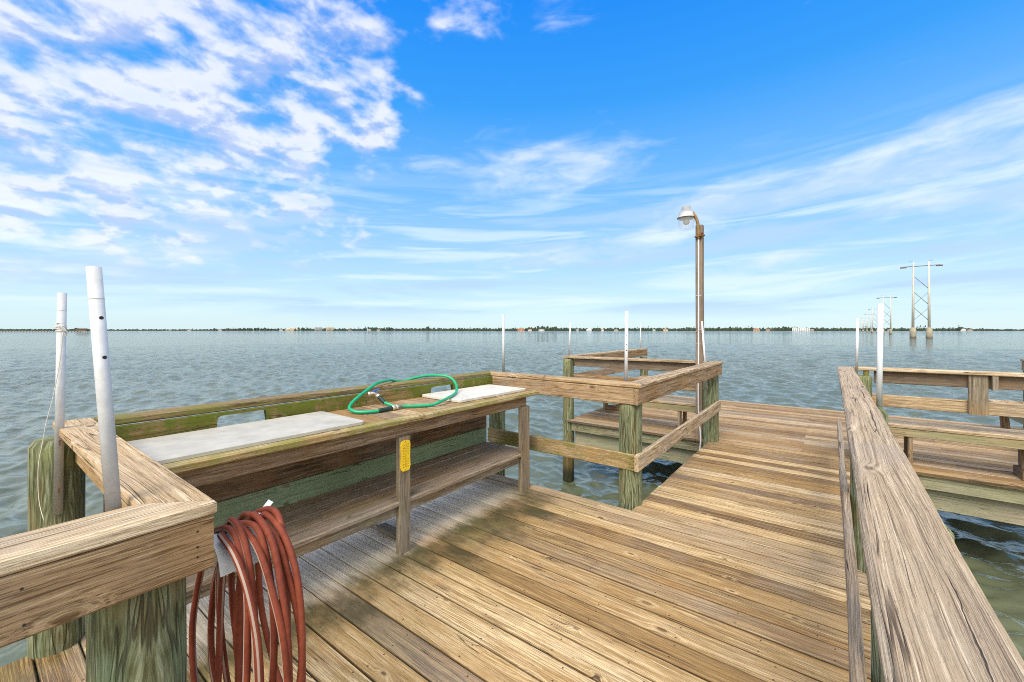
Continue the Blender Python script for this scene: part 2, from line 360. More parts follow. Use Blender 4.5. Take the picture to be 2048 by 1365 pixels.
M['board2'] = plain('cutting_board_pale', (.62, .595, .52), .55, var=.10, scale=14, dirt=((.42, .37, .27), .6), bump=.1)
M['yellow'] = plain('yellow_plastic', (.86, .58, .02), .45, var=.08)
M['blue'] = plain('blue_lever', (.02, .10, .45), .4)
M['twine'] = plain('twine', (.62, .60, .53), .9)
M['hanger'] = plain('hose_hanger_metal', (.60, .62, .62), .5, .1, dirt=((.42, .40, .36), .5))
M['concrete'] = plain('concrete', (.60, .56, .47), .85, var=.12, scale=.6)
M['darksteel'] = plain('dark_steel', (.16, .14, .12), .7)
M['bird'] = plain('dark_feathers', (.02, .02, .02), .8)
M['glassblk'] = plain('window_glass', (.06, .08, .10), .2)
# green vinyl hose
M['ghose'] = plain('green_hose', (.005, .34, .15), .35, var=.08, scale=40)
M['gsleeve'] = plain('ribbed_sleeve', (.008, .035, .03), .5)
# red rubber hose with a faded stripe
m, t, b = new_mat('red_hose'); M['rhose'] = m
L, W, T = t.sep(attr(t, 'gc')); pos = geo_pos(t)
n = t.noise(pos, 45, 5, .7); n1 = t.noise(pos, 7, 3)
col = t.ramp(t.m('ADD', t.m('MULTIPLY', n, .5), t.m('MULTIPLY', n1, .5)), [(.3, (.11, .022, .011)), (.55, (.22, .050, .024)), (.75, (.32, .085, .045))])
ang = t.m('ADD', W, t.m('ADD', t.m('MULTIPLY', L, .5), t.m('MULTIPLY', t.noise(t.xyz(t.m('MULTIPLY', L, .9), 0., 0.), 1, 2), 6.0)))
st = t.m('MULTIPLY', t.ss(t.m('ABSOLUTE', t.m('SUBTRACT', t.m('FRACT', t.m('DIVIDE', ang, 12.5664)), .5)), .055, .045), t.ss(t.noise(t.xyz(t.m('MULTIPLY', L, .55), 4., 2.), 1, 2), .42, .5))
col = t.mix(t.m('MULTIPLY', st, .9), col, (.38, .31, .26))
t.link(col, b.inputs['Base Color']); b.inputs['Roughness'].default_value = .7; b.inputs['Specular IOR Level'].default_value = .25
bp = t.node('ShaderNodeBump'); bp.inputs['Strength'].default_value = .25; bp.inputs['Distance'].default_value = .001
t.link(n, bp.inputs['Height']); t.link(bp.outputs[0], b.inputs['Normal'])
# lamp lens
m, t, b = new_mat('clear_lens'); M['lens'] = m
b.inputs['Base Color'].default_value = (.82, .86, .88, 1); b.inputs['Roughness'].default_value = .25
b.inputs['Alpha'].default_value = .22
# pylon foot, stained by the tide
m, t, b = new_mat('caisson_concrete'); M['caisson'] = m
pos = geo_pos(t); _, _, z = t.sep(pos); n = t.noise(pos, 1.2, 5, .6)
col = t.ramp(n, [(.3, (.30, .26, .18)), (.7, (.46, .41, .31))])
col = t.mix(t.ss(t.m('ADD', z, t.m('MULTIPLY', n, 1.4)), 1.0, -.9), col, (.10, .07, .03))
t.link(col, b.inputs['Base Color']); b.inputs['Roughness'].default_value = .9
# water
m, t, b = new_mat('water'); M['water'] = m
pos = geo_pos(t)
q = t.vm('MULTIPLY', pos, (1.0, 1.7, 1.0))
h1 = t.noise(q, .8, 5, .60, .3)
n2 = t.noise(q, 1.7, 4, .60, .3)
h2 = t.m('SUBTRACT', 1.0, t.m('ABSOLUTE', t.m('MULTIPLY_ADD', n2, 2.0, -1.0)))
h3 = t.noise(q, 13.0, 3, .5, .2)
far = t.ss(t.vm('LENGTH', pos), 8.0, 45.0)
hh = t.m('ADD', t.m('MULTIPLY', h1, t.m('MULTIPLY', far, .16)), t.m('ADD', t.m('MULTIPLY', h2, t.m('MULTIPLY_ADD', far, .17, .008)), t.m('MULTIPLY', h3, .004)))
bp = t.node('ShaderNodeBump'); bp.inputs['Strength'].default_value = 1.0; bp.inputs['Distance'].default_value = 1.0
t.link(hh, bp.inputs['Height']); t.link(bp.outputs[0], b.inputs['Normal'])
b.inputs['Base Color'].default_value = (.108, .124, .076, 1)
b.inputs['Specular Tint'].default_value = (1.0, .955, .78, 1)
b.inputs['Roughness'].default_value = .05; b.inputs['IOR'].default_value = 1.45
# woods on the far bank
m, t, b = new_mat('far_foliage'); M['woods'] = m
pos = geo_pos(t); n = t.noise(pos, .08, 5, .7); n2 = t.noise(pos, .5, 3, .6)
col = t.ramp(t.m('ADD', t.m('MULTIPLY', n, .6), t.m('MULTIPLY', n2, .4)), [(.35, (.018, .032, .022)), (.52, (.04, .062, .034)), (.68, (.075, .10, .05))])
t.link(col, b.inputs['Base Color']); b.inputs['Roughness'].default_value = .9
M['sand'] = plain('far_bank', (.14, .14, .10), .95, var=.3, scale=.02)

# ------------------------------------------------------------------ mesh builder
class MB:
    def __init__(self): self.v = []; self.f = []; self.g = []; self.r = []; self.sm = []
    def add(self, vs, fs, gs=None, rnd=None, smooth=False):
        o = len(self.v); r = random.random() if rnd is None else rnd
        self.v += [tuple(x) for x in vs]
        self.g += [tuple(x) for x in (gs if gs is not None else vs)]
        self.r += [r] * len(vs)
        self.f += [tuple(i + o for i in f) for f in fs]; self.sm += [smooth] * len(fs)
        return self
    def board(self, p0, p1, w, h, c=.004, up=(0, 0, 1), m0=0.0, m1=0.0, rnd=None, segs=1, wob=0.0):
        """timber from p0 to p1 (centre line), w across, h along up; m0/m1 shear the ends (mitre)"""
        p0, p1, up = Vector(p0), Vector(p1), Vector(up)
        d = (p1 - p0); ln = d.length; d.normalize()
        s = d.cross(up).normalized(); u = s.cross(d).normalized()
        a, bb = w / 2, h / 2
        prof = [(-a + c, -bb), (a - c, -bb), (a, -bb + c), (a, bb - c), (a - c, bb), (-a + c, bb), (-a, bb - c), (-a, -bb + c)]
        off = random.uniform(0, 40); ws = random.uniform(0, 9); vs = []; gs = []
        for i in range(segs + 1):
            k = i / segs; x = k * ln
            ox = wob * (math.sin(x * 2.3 + ws) + .6 * math.sin(x * 5.1 + 2 * ws)); oz = wob * .5 * math.sin(x * 1.7 + ws * 3)
            for (y, z) in prof:
                xx = x + (m0 * (1 - k) + m1 * k) * (y / a)
                vs.append(p0 + d * xx + s * (y + ox) + u * (z + oz)); gs.append((xx + off, y, z))
        n = 8; fs = []
        for i in range(segs):
            for j in range(n):
                q = i * n; fs.append((q + j, q + (j + 1) % n, q + n + (j + 1) % n, q + n + j))
        fs.append(tuple(range(n - 1, -1, -1))); q = segs * n; fs.append(tuple(range(q, q + n)))
        return self.add(vs, fs, gs, rnd)
    def box(self, cx, cy, cz, sx, sy, sz, rz=0.0, c=None, rnd=None):
        d = Vector((math.cos(rz), math.sin(rz), 0)) * sx / 2; p = Vector((cx, cy, cz))
        if c is None: c = min(sx, sy, sz) * .06
        return self.board(p - d, p + d, sy, sz, c=c, rnd=rnd)
    def lathe(self, prof, n=24, center=(0, 0, 0), axis=(0, 0, 1), cap=True, smooth=True, rnd=None):
        ax = Vector(axis).normalized(); e = ax.orthogonal().normalized(); f = ax.cross(e); c = Vector(center)
        vs = []; gs = []
        for (r, z) in prof:
            for j in range(n):
                a = 2 * math.pi * j / n
                vs.append(c + ax * z + (e * math.cos(a) + f * math.sin(a)) * r); gs.append((z, a * max(r, .001), 0))
        fs = []
        for i in range(len(prof) - 1):
            for j in range(n):
                fs.append((i * n + j, i * n + (j + 1) % n, (i + 1) * n + (j + 1) % n, (i + 1) * n + j))
        self.add(vs, fs, gs, rnd, smooth)
        if cap:
            o = len(self.v) - len(vs)
            self.f.append(tuple(o + j for j in range(n - 1, -1, -1))); self.f.append(tuple(o + (len(prof) - 1) * n + j for j in range(n))); self.sm += [False, False]
        return self
    def pile(self, x, y, z0, z1, r, rnd=None, bevel=.012, n=40):
        rnd = random.random() if rnd is None else rnd; sd = rnd * 40
        nz = max(6, int((z1 - z0) / .06)); vs = []; gs = []
        rows = [(z0 + (z1 - bevel - z0) * i / nz, 1.0) for i in range(nz + 1)] + [(z1, 1 - bevel * .7 / r)]
        for (z, k) in rows:
            for j in range(n):
                a = 2 * math.pi * j / n
                rr = r * k * (1 + .012 * math.sin(3 * a + sd + z * 1.3) + .008 * math.sin(7 * a + 2 * sd - z * 2) + .006 * math.sin(11 * z + 2 * a + sd)) * (1 + .01 * (z1 - z))
                vs.append((x + rr * math.cos(a), y + rr * math.sin(a), z)); gs.append((z + sd, a * r, 0))
        # seam-free angle: mirror the second half
        gs = [(g[0], r * abs(((g[1] / r) + math.pi) % (2 * math.pi) - math.pi) * 1.0 + 0, 0) for g in gs]
        fs = []
        for i in range(len(rows) - 1):
            for j in range(n):
                fs.append((i * n + j, i * n + (j + 1) % n, (i + 1) * n + (j + 1) % n, (i + 1) * n + j))
        self.add(vs, fs, gs, rnd, True)
        o = len(self.v) - n
        self.f.append(tuple(o + j for j in range(n))); self.sm.append(False)
        return self
    def tube(self, pts, r, n=12, sub=8, closed=False, cap=True, rnd=None, twist=0.0):
        P = [Vector(p) for p in pts]; out = []
        if len(P) > 2 and sub > 1:
            for i in range(len(P) - 1):
                a = P[i - 1] if i > 0 else P[i] * 2 - P[i + 1]
                b_, c_ = P[i], P[i + 1]
                d_ = P[i + 2] if i + 2 < len(P) else P[i + 1] * 2 - P[i]
                for k in range(sub):
                    s = k / sub
                    out.append(.5 * ((2 * b_) + (c_ - a) * s + (2 * a - 5 * b_ + 4 * c_ - d_) * s * s + (3 * b_ - a - 3 * c_ + d_) * s ** 3))
            out.append(P[-1])
        else: out = P
        rr = r if isinstance(r, (list, tuple)) else None
        tn = (out[1] - out[0]).normalized(); e = tn.orthogonal().normalized(); vs = []; gs = []; ln = 0
        for i, p in enumerate(out):
            nt_ = ((out[min(i + 1, len(out) - 1)]) - (out[max(i - 1, 0)])).normalized()
            q = tn.rotation_difference(nt_); e = (q @ e); e = (e - nt_ * e.dot(nt_)).normalized(); f = nt_.cross(e); tn = nt_
            if i: ln += (p - out[i - 1]).length
            k = i / (len(out) - 1); R = (rr[0] * (1 - k) + rr[1] * k) if rr else r
            for j in range(n):
                a = 2 * math.pi * j / n
                vs.append(p + (e * math.cos(a) + f * math.sin(a)) * R); gs.append((ln, abs(a - math.pi) * 2, 0))
        fs = []
        for i in range(len(out) - 1):
            for j in range(n): fs.append((i * n + j, i * n + (j + 1) % n, (i + 1) * n + (j + 1) % n, (i + 1) * n + j))
        self.add(vs, fs, gs, rnd, True)
        if cap:
            o = len(self.v) - len(vs)
            self.f.append(tuple(o + j for j in range(n - 1, -1, -1))); self.f.append(tuple(o + (len(out) - 1) * n + j for j in range(n))); self.sm += [False, False]
        return self
    def build(self, name, mat, parent=None):
        V = np.array(self.v, dtype=float)
        if parent is not None: org = np.array(ROOTLOC[parent.name])
        else: org = np.array([(V[:, 0].min() + V[:, 0].max()) / 2, (V[:, 1].min() + V[:, 1].max()) / 2, V[:, 2].min()])
        me = bpy.data.meshes.new(name)
        me.from_pydata([tuple(x) for x in (V - org)], [], self.f)
        a = me.attributes.new('gc', 'FLOAT_VECTOR', 'POINT'); a.data.foreach_set('vector', np.array(self.g, dtype=np.float32).ravel())
        a = me.attributes.new('rnd', 'FLOAT', 'POINT'); a.data.foreach_set('value', np.array(self.r, dtype=np.float32))
        me.polygons.foreach_set('use_smooth', self.sm)
        me.materials.append(M[mat] if isinstance(mat, str) else mat)
        me.validate(); me.update()
        o = bpy.data.objects.new(name, me); COL.objects.link(o)
        if parent is not None:
            o.parent = parent; ROOTLOC[o.name] = tuple(ROOTLOC[parent.name])
        else:
            o.location = tuple(org); ROOTLOC[o.name] = tuple(org)
        return o
ROOTLOC = {}
def tag(o, label=None, cat=None, group=None, kind=None):
    if label: o['label'] = label
    if cat: o['category'] = cat
    if group: o['group'] = group
    if kind: o['kind'] = kind
    return o
def thing(name, loc, label, cat, group=None):
    o = bpy.data.objects.new(name, None); o.empty_display_size = .1; COL.objects.link(o); o.location = loc
    ROOTLOC[o.name] = tuple(loc)
    return tag(o, label, cat, group)

# ------------------------------------------------------------------ water
WZ = -1.04
def water():
    rs = [0.0]; r = .6
    while r < 90: rs.append(r); r *= 1.0056
    while r < 9000: rs.append(r); r *= 1.05
    rs = np.array(rs)
    fov = rad(59); n1 = 1050
    th = np.concatenate([np.linspace(-fov, fov, n1, endpoint=False), np.linspace(fov, 2 * math.pi - fov, 150, endpoint=False)])
    R, TH = np.meshgrid(rs, th, indexing='ij')
    A = TH - HEAD                                   # clockwise from +Y
    X = R * np.sin(A); Yy = R * np.cos(A); H = np.zeros_like(X)
    rng = np.random.RandomState(11)
    lam = np.concatenate([np.exp(np.linspace(math.log(.15), math.log(1.5), 90)), np.linspace(1.8, 4.5, 8)])
    sp = np.maximum(R * .0056, R * (2 * fov / n1))
    sp = np.where(R > 90, R * .05, sp)
    for l in lam:
        ang = rad(-100) + rng.normal(0, .62)         # heading of this train
        k = 2 * math.pi / l; ph = rng.uniform(0, 6.28)
        a = (.0058 * l if l < 1.6 else .0022 * l) * rng.uniform(.6, 1.4)
        wgt = np.clip((l / (sp + 1e-6) - 2.2) / 2.5, 0, 1)
        arg = k * (X * math.cos(ang) + Yy * math.sin(ang)) + ph
        s = np.sin(arg)
        H += wgt * a * (s - .25 * np.cos(2 * arg))
    nr, nt = R.shape
    V = np.stack([X.ravel(), Yy.ravel(), (H + WZ).ravel()], 1).astype(np.float32)
    i = np.arange(nr - 1)[:, None] * nt; j = np.arange(nt)[None, :]; j2 = (j + 1) % nt
    F = np.stack([(i + j), (i + nt + j), (i + nt + j2), (i + j2)], -1).reshape(-1, 4)[:, ::-1].astype(np.int32)
    me = bpy.data.meshes.new('water')
    me.vertices.add(len(V)); me.vertices.foreach_set('co', V.ravel())
    me.loops.add(F.size); me.loops.foreach_set('vertex_index', F.ravel())
    me.polygons.add(len(F)); me.polygons.foreach_set('loop_start', np.arange(0, F.size, 4, dtype=np.int32)); me.polygons.foreach_set('loop_total', np.full(len(F), 4, dtype=np.int32))
    me.polygons.foreach_set('use_smooth', np.ones(len(F), dtype=bool))
    me.materials.append(M['water']); me.update(calc_edges=True)
    if me.polygons[nt * 10].normal.z < 0: me.flip_normals()
    o = bpy.data.objects.new('water', me); COL.objects.link(o); tag(o, kind='structure')
water()

# ------------------------------------------------------------------ dock deck
deck = thing('deck', (-1.4, 1.0, -.04), None, None); deck['kind'] = 'structure'
PW, GAP = .138, .0068
mb = MB(); y = -2.4
while y + PW < 3.475:
    x0 = -2.95 + random.uniform(-.008, .008); x1 = .165 + random.uniform(-.006, .006)
    mb.board((x0, y + PW / 2, -.019 + random.uniform(-.0012, .0012)), (x1, y + PW / 2, -.019 + random.uniform(-.0012, .0012)), PW, .038, c=.0045)
    y += PW + GAP
ye = y - GAP
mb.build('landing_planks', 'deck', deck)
mb = MB()
while y + PW / 2 < 6.15:
    mb.board((-1.325 + random.uniform(-.004, .004), y + PW / 2, -.019 + random.uniform(-.0012, .0012)), (.165, y + PW / 2, -.019), PW, .038, c=.0045)
    y += PW + GAP
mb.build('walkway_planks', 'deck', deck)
mb = MB(); y = max(y, 6.16); yh0 = y; k = 0
while y + PW < 9.95:
    cuts = [-3.53, [-1.5, -.3, -2.3][k % 3] , [1.1, 1.9, .4][k % 3], 2.46]
    for a_, b_ in zip(cuts[:-1], cuts[1:]):
        mb.board((a_ + .001, y + PW / 2, -.019 + random.uniform(-.0015, .0015)), (b_ - .001, y + PW / 2, -.019 + random.uniform(-.0015, .0015)), PW, .038, c=.0045)
    y += PW + GAP; k += 1
mb.build('head_planks', 'deck_far', deck)
mb = MB()
mb.board((-3.47, yh0 + .06, -.112), (-1.33, yh0 + .06, -.112), .038, .142); mb.board((.17, yh0 + .06, -.112), (2.40, yh0 + .06, -.112), .038, .142)
mb.board((-3.46, yh0 + .06, -.112), (-3.46, 9.85, -.112), .038, .142)
mb.build('rim_board', 'fascia', deck)
mb = MB()
for yy in (yh0 + .17, 9.2): mb.board((-3.45, yy, -.30), (2.4, yy, -.30), .07, .23)
mb.build('head_beam', 'fascia', deck)
mb = MB()
for xx in (-2.75, -2.15, -1.5, -1.0, -.5, .0): mb.board((xx, -2.3, -.115), (xx, 3.4 if xx < -1.4 else 6.1, -.115), .038, .15)
for xx in (-3.0, -2.4, -1.8, -1.2, -.6, 0, .6, 1.2, 1.8): mb.board((xx, 6.38, -.115), (xx, 9.8, -.115), .038, .15)
for yy in (.45, 3.32): mb.board((-2.88, yy, -.29), (.1, yy, -.29), .07, .2)
mb.build('joist', 'fascia', deck)

# ------------------------------------------------------------------ piles
PG = 'round timber piles of the dock'
def pile(x, y, zt, r, label, z0=-1.9, bevel=.012):
    return tag(MB().pile(x, y, z0, zt, r, bevel=bevel).build('dock_pile', 'pile'), label, 'pile', PG)
pile(-1.447, .285, .868, .098, 'thickest green pile, under the near corner of the left railing by the red hose')
pile(-2.955, .28, .985, .094, 'mossy green pile behind the thin white pipe tied with string', bevel=.03)
pile(-2.95, 3.60, 1.008, .088, 'green pile at the far back corner of the worktable, mostly hidden by it')
pile(-1.400, 3.545, .868, .098, 'pale streaked green pile at the corner where landing meets walkway')
pile(-1.315, 6.20, .93, .098, 'dark green pile at the foot of the lamp post')
pile(-3.57, 6.27, 1.015, .092, 'green pile standing in open water at the left corner of the far platform')
pile(-3.56, 9.86, .86, .092, 'mossy pile top under the cut end of the far left side rail')
pile(.187, 3.48, 1.012, .092, 'green pile behind the weathered right railing, next to the larger white pipe', bevel=.03)
pile(.27, 6.20, .985, .088, 'mossy pile at the far end of the weathered right railing')
pile(.187, 1.72, .93, .09, 'green pile just under the nearest stretch of the weathered right railing')
for x_, y_ in ((2.4, 6.27), (2.42, 9.86)): pile(x_, y_, .9, .09, 'pile at the right side of the far platform, ' + ('near corner' if y_ < 8 else 'far corner'))

# ------------------------------------------------------------------ railings
RG = 'timber railings of the dock'
# near left railing
NAILS = ((-.17, .968), (.075, .975), (.078, .90), (-.165, .90), (.372, .978), (.372, .938), (.372, .912))
r = thing('railing', (-1.38, .35, 0), 'near railing with knotty cap turning a mitred corner above the red hose', 'railing', RG)
cw = .14
MB().board((-1.377, -2.2, 1.028), (-1.377, .345, 1.028), cw, .037, c=.006, m1=.07, segs=8, wob=.001).build('top_cap', 'cap', r)
MB().board((-1.379, .345, 1.028), (-3.06, .345, 1.0285), cw, .037, c=.006, m0=-.07, segs=8, wob=.001).build('top_cap', 'cap', r)
MB().board((-1.327, -2.2, .938), (-1.327, .408, .938), .038, .139, c=.006, rnd=.35).build('side_board', 'rail', r)
MB().board((-1.35, .35, .938), (-2.90, .35, .938), .038, .139, c=.005).build('side_board', 'rail', r)
for y_, z_ in NAILS: MB().lathe([(.0035, 0), (.0025, .0012)], 8, (-1.3085, y_, z_), (1, 0, 0)).build('nail', 'black', r)
# landing railing
r = thing('railing', (-2.95, 2.0, 0), 'railing behind the worktable and round the landing, mossy inside, with mitred caps', 'railing', RG)
MB().board((-2.985, .42, 1.031), (-2.985, 3.515, 1.031), .145, .037, c=.006, m1=-.07, segs=10, wob=.0015).build('top_cap', 'mosscap', r)
MB().board((-2.985, 3.515, 1.029), (-1.345, 3.515, 1.029), .145, .037, c=.008, m0=.07, m1=.07, segs=8, wob=.001).build('top_cap', 'cap', r)
MB().board((-1.345, 3.515, 1.029), (-1.255, 6.30, 1.058), .145, .037, c=.008, m0=-.07, segs=8, wob=.001).build('top_cap', 'cap', r)
# backboard with two scupper slots
def slotboard(x, y0, y1, z0, z1, th, slots):
    mb = MB(); off = 3.3
    ys = sorted([y0, y1] + [v for s in slots for v in (s[0], s[1])])
    for i in range(len(ys) - 1):
        a_, b_ = ys[i], ys[i + 1]; sl = next((s for s in slots if abs(s[0] - a_) < 1e-6), None)
        zz = sl[2] if sl else z0
        n = 8 if sl else 1; R = .035
        prev = None
        for k in range(25 if sl else 2):
            u = k / (24 if sl else 1); yy = a_ + (b_ - a_) * u
            zl = zz
            if sl:
                dd = min(yy - a_, b_ - yy)
                if dd < R: zl = zz - R + math.sqrt(max(0, R * R - (R - dd) ** 2))
                if k in (0, 24): zl = z0 + .02
            cur = [(x, yy, zl), (x, yy, z1), (x - th, yy, z1), (x - th, yy, zl)]
            if prev:
                gs = [(p[1] + off, p[2], p[0]) for p in prev + cur]
                mb.add(prev + cur, [(0, 4, 5, 1), (1, 5, 6, 2), (2, 6, 7, 3), (3, 7, 4, 0)], gs, rnd=.4)
            prev = cur
        if not sl:
            pr = [(x, a_, zz), (x, a_, z1), (x - th, a_, z1), (x - th, a_, zz)]; cu = [(x, b_, zz), (x, b_, z1), (x - th, b_, z1), (x - th, b_, zz)]
            mb.add(pr, [(0, 1, 2, 3)], [(p[1] + off, p[2], p[0]) for p in pr], rnd=.4); mb.add(cu, [(3, 2, 1, 0)], [(p[1] + off, p[2], p[0]) for p in cu], rnd=.4)
    return mb
slotboard(-2.885, .40, 3.44, .872, 1.008, .038, [(.91, 1.20, .992), (2.57, 2.87, .985)]).build('side_board', 'back', r)['label'] = 'mossy backboard with two rounded slots'
MB().board((-2.90, 3.461, .938), (-1.331, 3.461, .938), .038, .139, c=.005, rnd=.62).build('side_board', 'rail', r)
MB().board((-1.309, 3.440, .938), (-1.209, 6.28, .967), .038, .139, c=.005, rnd=.45).build('side_board', 'rail', r)
MB().board((-2.95, 3.461, .378), (-1.331, 3.461, .378), .038, .139, c=.005, rnd=.8).build('mid_board', 'mosscap', r)
MB().board((-1.309, 3.440, .378), (-1.215, 6.25, .480), .038, .139, c=.005, rnd=.5).build('mid_board', 'cap', r)
# near rail hooks of wire
tag(MB().tube([(-2.25, 3.50, 1.052), (-2.23, 3.445, 1.055), (-2.225, 3.40, .99), (-2.21, 3.36, .935), (-2.17, 3.37, .925), (-2.13, 3.40, .93)], .0022, n=6).build('wire_hook', 'rust'), 'thin bent wire hooked over the rail at the end of the pale cutting board', 'wire')

# right railing
r = thing('railing', (.12, 3, 0), 'weathered grey railing along the right side of the walkway, cap deeply cracked', 'railing', RG)
mb = MB().board((.127, -1.0, 1.061), (.127, 3.395, 1.061), .148, .038, c=.011, segs=24, wob=.002, rnd=.5); mb.build('top_cap', 'bigcap', r)
MB().board((.128, 3.399, 1.061), (.122, 6.20, 1.062), .148, .038, c=.011, segs=12, wob=.002, rnd=.58).build('top_cap', 'bigcap', r)
MB().board((.083, -1.0, .996), (.083, 6.18, .996), .038, .089, c=.006, segs=10, wob=.0015).build('side_board', 'bigcap', r)
MB().board((.069, -1.0, .384), (.069, 3.62, .384), .038, .139, c=.006, segs=10, wob=.003).build('mid_board', 'bigcap', r)
MB().board((.067, 3.625, .384), (.067, 6.2, .384), .038, .139, c=.006, segs=6, wob=.002).build('mid_board', 'bigcap', r)

# far platform railings
def head_rail(label, x0, x1, near_y, parts):
    r = thing('railing', ((x0 + x1) / 2, near_y, 0), label, 'railing', RG)
    for nm, a_, b_, w_, h_, mt in parts: MB().board(a_, b_, w_, h_, c=.006, segs=4, wob=.001).build(nm, mt, r)
    return r
NY = 6.25
head_rail('short railing of the far platform left of the lamp post, with backrest post behind it', -3.6, -1.4, NY, [
    ('top_cap', (-3.66, NY + .03, 1.045), (-1.37, NY + .03, 1.055), .14, .037, 'cap'),
    ('side_board', (-3.45, NY + .05, .96), (-1.42, NY + .05, .965), .038, .13, 'bench'),
    ('mid_board', (-3.50, NY + .05, .70), (-1.42, NY + .05, .70), .038, .13, 'rail'),
    ('post', (-2.72, NY + .00, .36), (-2.72, NY + .00, 1.024), .038, .14, 'leg')])
head_rail('railing along the left side of the far platform, running away to a cut end', -3.6, -3.6, 8, [
    ('top_cap', (-3.61, NY + .10, 1.045), (-3.61, 10.05, 1.045), .14, .037, 'cap'),
    ('side_board', (-3.56, NY + .09, .955), (-3.56, 10.04, .955), .038, .139, 'rail'),
    ('mid_board', (-3.56, NY + .09, .68), (-3.56, 10.00, .68), .038, .139, 'rail')])
r = head_rail('railing of the far platform right of the walkway, with one wide upright post', .3, 2.4, NY, [
    ('top_cap', (.20, NY + .03, 1.062), (2.5, NY + .03, 1.066), .14, .037, 'cap'),
    ('side_board', (.38, NY + .05, .975), (2.45, NY + .05, .98), .038, .135, 'bench'),
    ('mid_board', (.30, NY + .05, .71), (2.45, NY + .05, .71), .038, .135, 'rail')])
MB().board((1.180, NY + .010, .64), (1.180, NY + .010, 1.042), .038, .138, c=.006, up=(1, 0, 0)).build('post', 'leg', r)
MB().board((1.288, NY - .02, .90), (1.288, NY - .02, 1.042), .06, .04, c=.004, up=(1, 0, 0)).build('block', 'leg', r)
MB().board((.31, NY, .92), (.31, NY, 1.042), .05, .05, c=.008, up=(1, 0, 0)).build('block', 'mosscap', r)
head_rail('railing whose square end just shows at the right edge of the photo', 2.4, 2.4, 8, [
    ('top_cap', (2.42, NY + .10, 1.04), (2.40, 10.0, 1.04), .14, .037, 'cap'),
    ('side_board', (2.37, NY + .09, .95), (2.36, 9.98, .95), .038, .139, 'rail')])

# ------------------------------------------------------------------ benches on the far platform
BG = 'plank benches of the far platform'
def bench(label, p0, p1, inward, legs):
    """seat from p0 to p1 along its back edge; inward = unit vector towards the sitter's knees"""
    p0, p1, iw = Vector(p0), Vector(p1), Vector(inward); d = (p1 - p0).normalized()
    r = thing('bench', tuple((p0 + p1) / 2), label, 'bench', BG); seat = MB()
    for k in range(3):
        o = iw * (.07 + .145 * k); seat.board(p0 + o + Vector((0, 0, .431)), p1 + o + Vector((0, 0, .431)), .139, .038, c=.006)
    seat.build('seat', 'cap', r)
    for o in (.03, .40):
        MB().board(p0 + iw * o + d * .03 + Vector((0, 0, .366)), p1 + iw * o - d * .03 + Vector((0, 0, .366)), .038, .089, c=.005).build('apron', 'fascia', r)
    for s in legs:
        b0 = p0 + d * s
        mb = MB().board(b0 + iw * .07 + Vector((0, 0, .0)), b0 + iw * .07 + Vector((0, 0, .408)), .089, .038, c=.004, up=tuple(d))
        mb.build('leg', 'leg', r)
        MB().board(b0 + iw * .33, b0 + iw * .33 + Vector((0, 0, .408)) + iw * .03, .089, .038, c=.004, up=tuple(d)).build('leg', 'bench', r)
        MB().board(b0 + iw * .08 - d * .04 + Vector((0, 0, .047)), b0 + iw * .36 - d * .04 + Vector((0, 0, .047)), .038, .089, c=.005).build('foot_block', 'bench', r)
    return r
bench('plank bench against the short rail left of the lamp post', (-3.4, 6.33, 0), (-1.42, 6.33, 0), (0, 1, 0), (1.62,))
bench('plank bench along the left side of the far platform', (-3.5, 6.85, 0), (-3.5, 9.6, 0), (1, 0, 0), (.6, 2.3))
bench('plank bench by the rail right of the walkway, seen over the weathered railing', (.24, 6.33, 0), (2.35, 6.33, 0), (0, 1, 0), (.45, 1.33))
bench('plank bench by the right edge of the photo, only a corner and leg showing', (2.31, 6.85, 0), (2.31, 9.5, 0), (-1, 0, 0), (.6, 2.2))

# ------------------------------------------------------------------ fish-cleaning worktable
r = thing('worktable', (-2.58, 1.9, 0), 'long fish cleaning table of weathered planks with a low shelf, built against the railing', 'table')
mb = MB(); y = .435
while y < 3.33:
    wv_ = min(.139, 3.36 - y); mb.board((-2.882, y + wv_ / 2, .894), (-2.335, y + wv_ / 2, .894), wv_, .036, c=.004); y += wv_ + .004
mb.build('tabletop', 'deck_far', r)
MB().board((-2.298, .42, .894), (-2.298, 3.37, .894), .070, .038, c=.006, m1=.03, segs=12, wob=.0015).build('edge_board', 'trim', r)
MB().board((-2.332, .44, .828), (-2.332, 3.26, .828), .038, .092, c=.004, rnd=.75).build('apron', 'bench', r)
MB().board((-2.85, 3.30, .828), (-2.36, 3.30, .828), .038, .092, c=.004).build('apron', 'bench', r)
for z_, mt in ((.792, 'bench'), (.716, 'bench'), (.571, 'bench'), (.420, 'green')):
    h_ = .139 if z_ < .79 else .10
    if z_ > .78: continue
    MB().board((-2.864, .43, z_), (-2.864, 3.30, z_), .034, .1385 if z_ > .7 else .1475, c=.004).build('back_board', mt, r)
for (x_, y_, w_, th_, zb) in ((-2.307, 3.215, .125, .045, 0), (-2.307, 1.815, .092, .040, 0), (-2.307, .50, .09, .04, 0)):
    MB().board((x_, y_, zb), (x_, y_, .782 if y_ > 1 else .78), w_, th_, c=.004, up=(1, 0, 0)).build('leg', 'leg', r)
for y_ in (3.215, .52, 1.9):
    MB().board((-2.835, y_, 0), (-2.835, y_, .34), .08, .04, c=.004, up=(1, 0, 0)).build('leg', 'bench', r)
mb = MB()
for k in range(4):
    x_ = -2.775 + k * .139; mb.board((x_, .45, .339), (x_, 3.27, .339), .135, .034, c=.007, segs=4, wob=.001)
mb.build('shelf', 'shelf', r)
MB().board((-2.336, .45, .290), (-2.336, 3.19, .290), .036, .062, c=.004).build('shelf_rail', 'leg', r)
